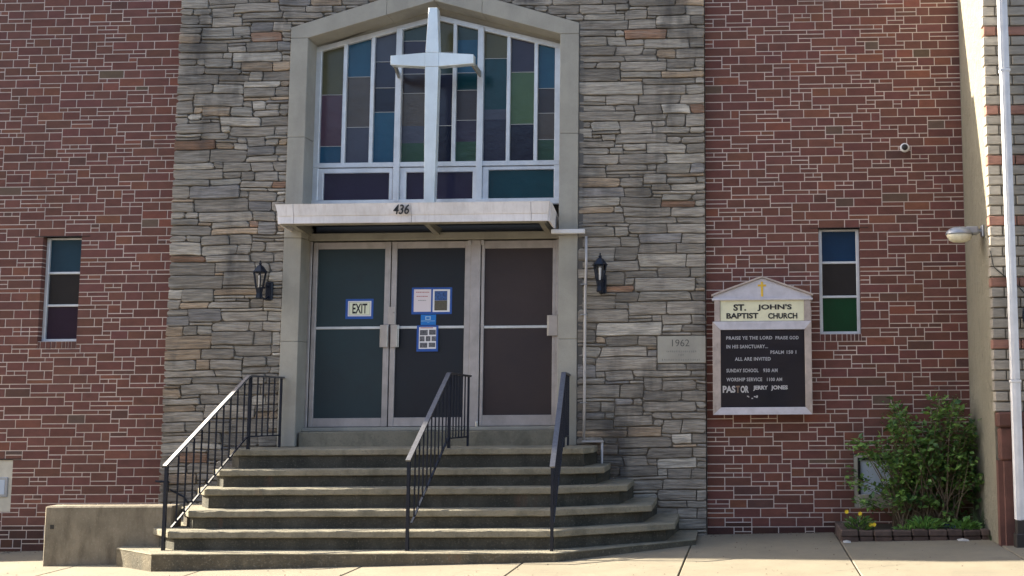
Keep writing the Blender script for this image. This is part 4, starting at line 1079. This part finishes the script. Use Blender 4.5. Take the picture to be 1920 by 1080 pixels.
MB().lathe([(.02,-.088),(.075,-.082),(.115,-.06),(.138,-.02),(.142,-.001)], (xh, YLt, zc), 24, 'z', sy=.72).build('bowl', M['bowl'], wlt, smooth=True)

# ------------------------------------------------------------------ planter bed
pb0 = WZ(1578, 1019, 0.0); Yfp = pb0.y
print('planter front', Yfp)
Yfp = max(-1.0, min(-.75, Yfp)); xa, xb = X(1577, 1010, Yfp), X(1880, 1010, Yfp)
xb = min(xb, XR+.3)
zgp = zg((xa+xb)/2)
pt = thing('planter_bed', 'low brick edged planting bed against the wall', 'planter', ((xa+xb)/2, Yfp, zgp))
MB().box(xa+.04, XR-.001, Yfp+.06, -.012, zgp-.05, zgp+.085).build('soil', M['soil'], pt)
x = xa
rp = random.Random(9)
zt_ = Z(1750, 994, Yfp)
hp_ = max(.10, min(.2, zt_-zgp)); print('planter h', hp_)
while x < XR-.03:
    ln = rp.uniform(.16,.23); k = rp.uniform(.7,1.25); e_ = min(x+ln, XR-.004)
    yy = Yfp+rp.uniform(-.01,.01)
    MB().box(x, e_-.008, yy, yy+.10, zgp+hp_*.42, zgp+hp_+rp.uniform(-.006,.006), .010, (.11*k,.075*k,.062*k)).build('edging_brick', M['edge_brick'], pt)
    MB().box(x+.01, e_-.004, yy+.008, yy+.10, zgp-.04, zgp+hp_*.42-.004, .008, (.11*k,.07*k,.055*k)).build('edging_brick', M['edge_brick'], pt)
    x = e_
y_ = Yfp+.11
while y_ < -.05:
    ln = rp.uniform(.17,.22); k = rp.uniform(.8,1.3)
    MB().box(xa-.0, xa+.09, y_, min(y_+ln, -.02)-.008, zgp-.03, zgp+hp_, .010, (.13*k,.09*k,.075*k)).build('edging_brick', M['edge_brick'], pt); y_ += ln

# ------------------------------------------------------------------ plants
def leaf(mb_, p, d, n, L_, w_):
    d = d.normalized(); s = d.cross(n).normalized(); n = s.cross(d).normalized()
    a = p; m1 = p+d*L_*.45; e = p+d*L_-n*L_*.12
    mb_.add([a, m1+s*w_/2+n*w_*.12, e, m1-s*w_/2+n*w_*.12, m1], [(0,4,1),(4,2,1),(0,3,4),(3,2,4)])
def vrand(r): 
    return Vector((r.gauss(0,1), r.gauss(0,1), r.gauss(0,1))).normalized()
rg = random.Random(77)
sh = thing('shrub', 'tall leafy green shrub growing against the brick in the corner bed', 'shrub', (X(1735, 985, -.45), -.45, zgp+.08))
stem = MB(); lf = MB()
blobs = [(1688,905,20,20),(1648,925,28,12),(1655,852,24,12),(1680,870,14,16),(1715,940,40,14),(1675,760,8,8),(1762,752,8,8),(1795,757,8,8),(1605,838,12,10),(1618,948,20,10),(1842,900,10,26),(1775,965,34,14),(1690,965,26,12),(1630,835,26,16),(1690,800,34,28),(1682,772,12,10),(1735,815,30,22),(1760,768,14,14),(1790,768,14,12),(1800,800,34,24),(1828,820,18,22),(1700,850,44,28),(1770,855,46,30),
         (1668,872,18,22),(1725,900,46,28),(1800,890,36,30),(1596,905,14,12),(1668,925,34,22),(1760,930,40,22),(1812,935,26,22),(1745,875,40,26),(1822,860,16,24)]
for bi, (bx, by, rx, ry) in enumerate(blobs):
    ns = max(4, int(rx*ry/72)); by -= 6
    for k in range(ns):
        a_ = rg.uniform(0, 2*math.pi); q_ = math.sqrt(rg.random())
        tx, ty = bx+rx*q_*math.cos(a_), by+ry*q_*math.sin(a_)
        Yt = rg.uniform(-.68, -.06)
        tip = W(tx, ty, Yt); tip.x = min(tip.x, XR-.02)
        base = Vector((X(1735, 985, -.4)+rg.uniform(-.35,.35), rg.uniform(-.6,-.2), zgp+.07))
        mid = base.lerp(tip, .5)+Vector((rg.uniform(-.1,.1), rg.uniform(-.1,.1), .12))
        pts = [base.lerp(mid, t).lerp(mid.lerp(tip, t), t) for t in (0,.2,.4,.6,.8,1)]
        stem.tube(pts, [.007,.006,.005,.004,.003,.002], 5)
        L_ = (tip-base).length
        for j in range(rg.randint(20, 30)):
            t = 1-abs(rg.gauss(0,.17)); t = max(.25, min(1, t))
            p = base.lerp(mid, t).lerp(mid.lerp(tip, t), t)+Vector((rg.gauss(0,.045), rg.gauss(0,.045), rg.gauss(0,.035)))
            p.x = min(p.x, XR-.02); p.y = min(p.y, -.03)
            d = vrand(rg); d.z = d.z*.5+.1; nn = Vector((rg.gauss(0,.5), rg.gauss(-.2,.5), 1))
            s_ = rg.choice((rg.uniform(.03,.06), rg.uniform(.05,.10))); leaf(lf, p, d, nn, s_, s_*rg.uniform(.5,.7))
stem.build('stem', M['bark'], sh, fix=False); lf.build('foliage', M['leaf'], sh, fix=False)
def lowplant(name, px, py, w_, h_, n, m_, label, cat, L_=(.05,.09), wd=.5, group=None):
    Yb = Yfp+.16; b = W(px, py, Yb); b.z = zgp+.085
    t = thing(name, label, cat, b, group)
    l_ = MB()
    for i in range(n):
        a_ = rg.uniform(0,6.28); rr_ = math.sqrt(rg.random()); 
        p = b+Vector((w_*rr_*math.cos(a_), .10*rr_*math.sin(a_), rg.random()*h_*(1-.6*rr_)))
        d = Vector((math.cos(a_)*.8, math.sin(a_)*.8, rg.uniform(.2,1.1))); s_ = rg.uniform(*L_); leaf(l_, p, d, Vector((rg.gauss(0,.4),rg.gauss(0,.4),1)), s_, s_*wd)
    l_.build('leaves', m_, t, fix=False); return t
lowplant('fern', 1735, 990, .17, .16, 190, M['leaf_low'], 'bright green feathery plant in the middle front of the bed', 'plant', (.06,.12), .25)
lowplant('broadleaf_plant', 1805, 990, .16, .13, 120, M['leaf_low'], 'bright green broad leaved plant right of the feathery plant in the bed', 'plant', (.05,.09), .6)
lowplant('small_plant', 1693, 990, .10, .07, 70, M['leaf_low'], 'small low green plant left of the feathery plant', 'plant', (.04,.07), .35)
dn = lowplant('dandelion_clump', 1612, 988, .14, .20, 170, M['leaf'], 'clump of yellow flowers at the left end of the bed', 'flowers', (.05,.10), .3)
for (px, py) in ((1587.5, 959.5), (1612.5, 963), (1632.5, 984), (1639, 983.5)):
    p = W(px, py, Yfp+.07); f_ = MB()
    for k in range(9):
        a_ = k*2*math.pi/9; d = Vector((math.cos(a_), -.35, math.sin(a_))); leaf(f_, p, d, Vector((0,-1,.2)), .026, .016)
    f_.build('flower', M['petal'], dn, fix=False)
    MB().tube([p, p+Vector((.01,.05,-.12)), Vector((p.x+.02, p.y+.08, zgp+.08))], .003, 5).build('stalk', M['leaf'], dn)
bl_ = lowplant('blue_flowers', 1781, 990, .045, .09, 60, M['blue_petal'], 'small dark blue flower cluster at the front of the bed', 'flowers', (.02,.035), .7)
# tufts of grass
def tuft(px, py, Y, n, h_, label, spread=.09):
    b = W(px, py, Y); b.z = zg(b.x)+.0
    t = thing('grass_tuft', label, 'grass', b)
    m_ = MB()
    for i in range(n):
        p = b+Vector((rg.uniform(-spread,spread), rg.uniform(-.04,.04), 0)); d = Vector((rg.gauss(0,.35), rg.gauss(0,.25), 1)).normalized(); L_ = h_*rg.uniform(.5,1.1); s = Vector((.004,0,0))
        m_.add([p-s, p+s, p+d*L_*.6+s*.6, p+d*L_*.6-s*.6, p+d*L_+Vector((d.x,d.y,-.3))*L_*.3], [(0,1,2,3),(3,2,4)])
    m_.build('blades', M['grass'], t, fix=False)
tuft(1872, 1018, Yfp-.03, 70, .09, 'grass tuft growing beside the right end of the bed edging')
tg = tuft(1842, 990, -.55, 90, .42, 'tall thin grass growing against the stucco wall', .14)
# litter
for (px, py, w_, label) in ((1588, 1012, .08, 'white paper scrap at the left corner of the bed'), (1806, 1018, .12, 'white paper scrap in front of the bed edging')):
    Yl = Yfp-.06; p = W(px, py, Yl); z = zg(p.x)+.004
    l_ = MB(); l_.add([(p.x-w_/2, Yl-.05, z+.003), (p.x+w_/2, Yl-.045, z+.001), (p.x+w_/2, Yl+.04, z+.012), (p.x, Yl+.05, z+.020), (p.x-w_/2, Yl+.04, z+.012), (p.x, Yl-.04, z+.018)], [(0,5,4),(5,3,4),(0,1,5),(1,2,5),(5,2,3)])
    o = l_.build('paper_scrap', M['white_litter'], None, fix=False); o['label'] = label; o['category'] = 'litter'
ck = MB(); rc = random.Random(12)
for (px0, py0, px1, py1) in ((833,1080,868,1062),(868,1062,905,1064),(1560,1078,1700,1066),(150,1072,235,1064),(1130,1070,1180,1062)):
    a_, b_2 = WZ(px0, py0, -.02), WZ(px1, py1, -.02); pv = None
    for i in range(13):
        p = a_.lerp(b_2, i/12)+Vector((rc.uniform(-.012,.012), rc.uniform(-.012,.012), 0)); p.z = zg(p.x)+.003
        if pv is not None:
            w_ = rc.uniform(.0015,.004); ck.add([(pv.x,pv.y-w_,pv.z),(p.x,p.y-w_,p.z),(p.x,p.y+w_,p.z),(pv.x,pv.y+w_,pv.z)], [(0,1,2,3)])
        pv = p
ck.build('pavement_crack', M['dark_joint'], side, fix=False)
# grit, dead leaves and weeds along the foot of the walls
gr = MB(); rq = random.Random(4)
for i in range(900):
    x = rq.uniform(-9, 3.0); y = -abs(rq.gauss(0, .10))-.03 if rq.random() < .6 else rq.uniform(-2.9, -.1)
    if XC-.3 < x < XD-.2 and y > -2.0: continue
    if x < X(330, 1000, YL) and y > YL+.2 and x > xlw: continue
    s_ = rq.uniform(.003, .011); z = zg(x)+.001; a_ = rq.uniform(0, 6.28)
    ca_, sa_ = math.cos(a_)*s_, math.sin(a_)*s_
    gr.add([(x+ca_,y+sa_,z),(x-sa_,y+ca_,z),(x-ca_,y-sa_,z),(x+sa_,y-ca_,z),(x,y,z+s_*.7)], [(0,1,4),(1,2,4),(2,3,4),(3,0,4)])
M['grit'] = leafmat('grit', (0.05,0.04,0.03), (0.16,0.12,0.08))
g_o = gr.build('grit', M['grit'], None, fix=False); g_o['kind'] = 'stuff'; g_o['label'] = 'scattered grit and leaf bits on the pavement by the walls'; g_o['category'] = 'debris'
# houses across the street, behind the camera: they show in the glass
hp0 = None
ordn = ['first','second','third','fourth','fifth','sixth','seventh','eighth','ninth','tenth']
for i in range(10):
    hx0 = -44+i*7.2
    if hp0 is None:
        h0 = thing('row_house', 'first brick row house from the east end, across the street', 'house', (hx0, -30, 0), 'row houses across the street')
        MB().box(hx0, hx0+7.18, -38, -30, -.9, 12.2).build('wall', M['brick'], h0).color = (.09,.06,.055,1)
        MB().box(hx0, hx0+7.18, -38.1, -29.75, 12.202, 12.6, .03).build('cornice', M['concrete'], h0)
        for (wx, wz) in ((.9,8.9),(3.1,8.9),(5.2,8.9),(.9,5.2),(3.1,5.2),(5.2,5.2),(3.1,1.2),(5.2,1.2)):
            f = MB().box(hx0+wx, hx0+wx+1.2, -29.998, -29.94, wz, wz+1.9, .01).build('window', M['white_paint'], h0)
            MB().box(hx0+wx+.08, hx0+wx+1.12, -29.939, -29.93, wz+.08, wz+1.82).build('pane', G['clear_dark'], f)
        MB().box(hx0+.9, hx0+1.9, -29.998, -29.94, -.1, 2.2, .01).build('door', M['boot'], h0)
        hp0 = h0
    else:
        r_ = hp0.copy(); col.objects.link(r_); r_.location.x = hx0; r_['label'] = ordn[i]+' brick row house from the east end, across the street'
        for ch in list(hp0.children):
            c_ = ch.copy(); col.objects.link(c_); c_.parent = r_
            for g_2 in ch.children: d_ = g_2.copy(); col.objects.link(d_); d_.parent = c_
print('zop', zop)
print('done', len(bpy.data.objects))
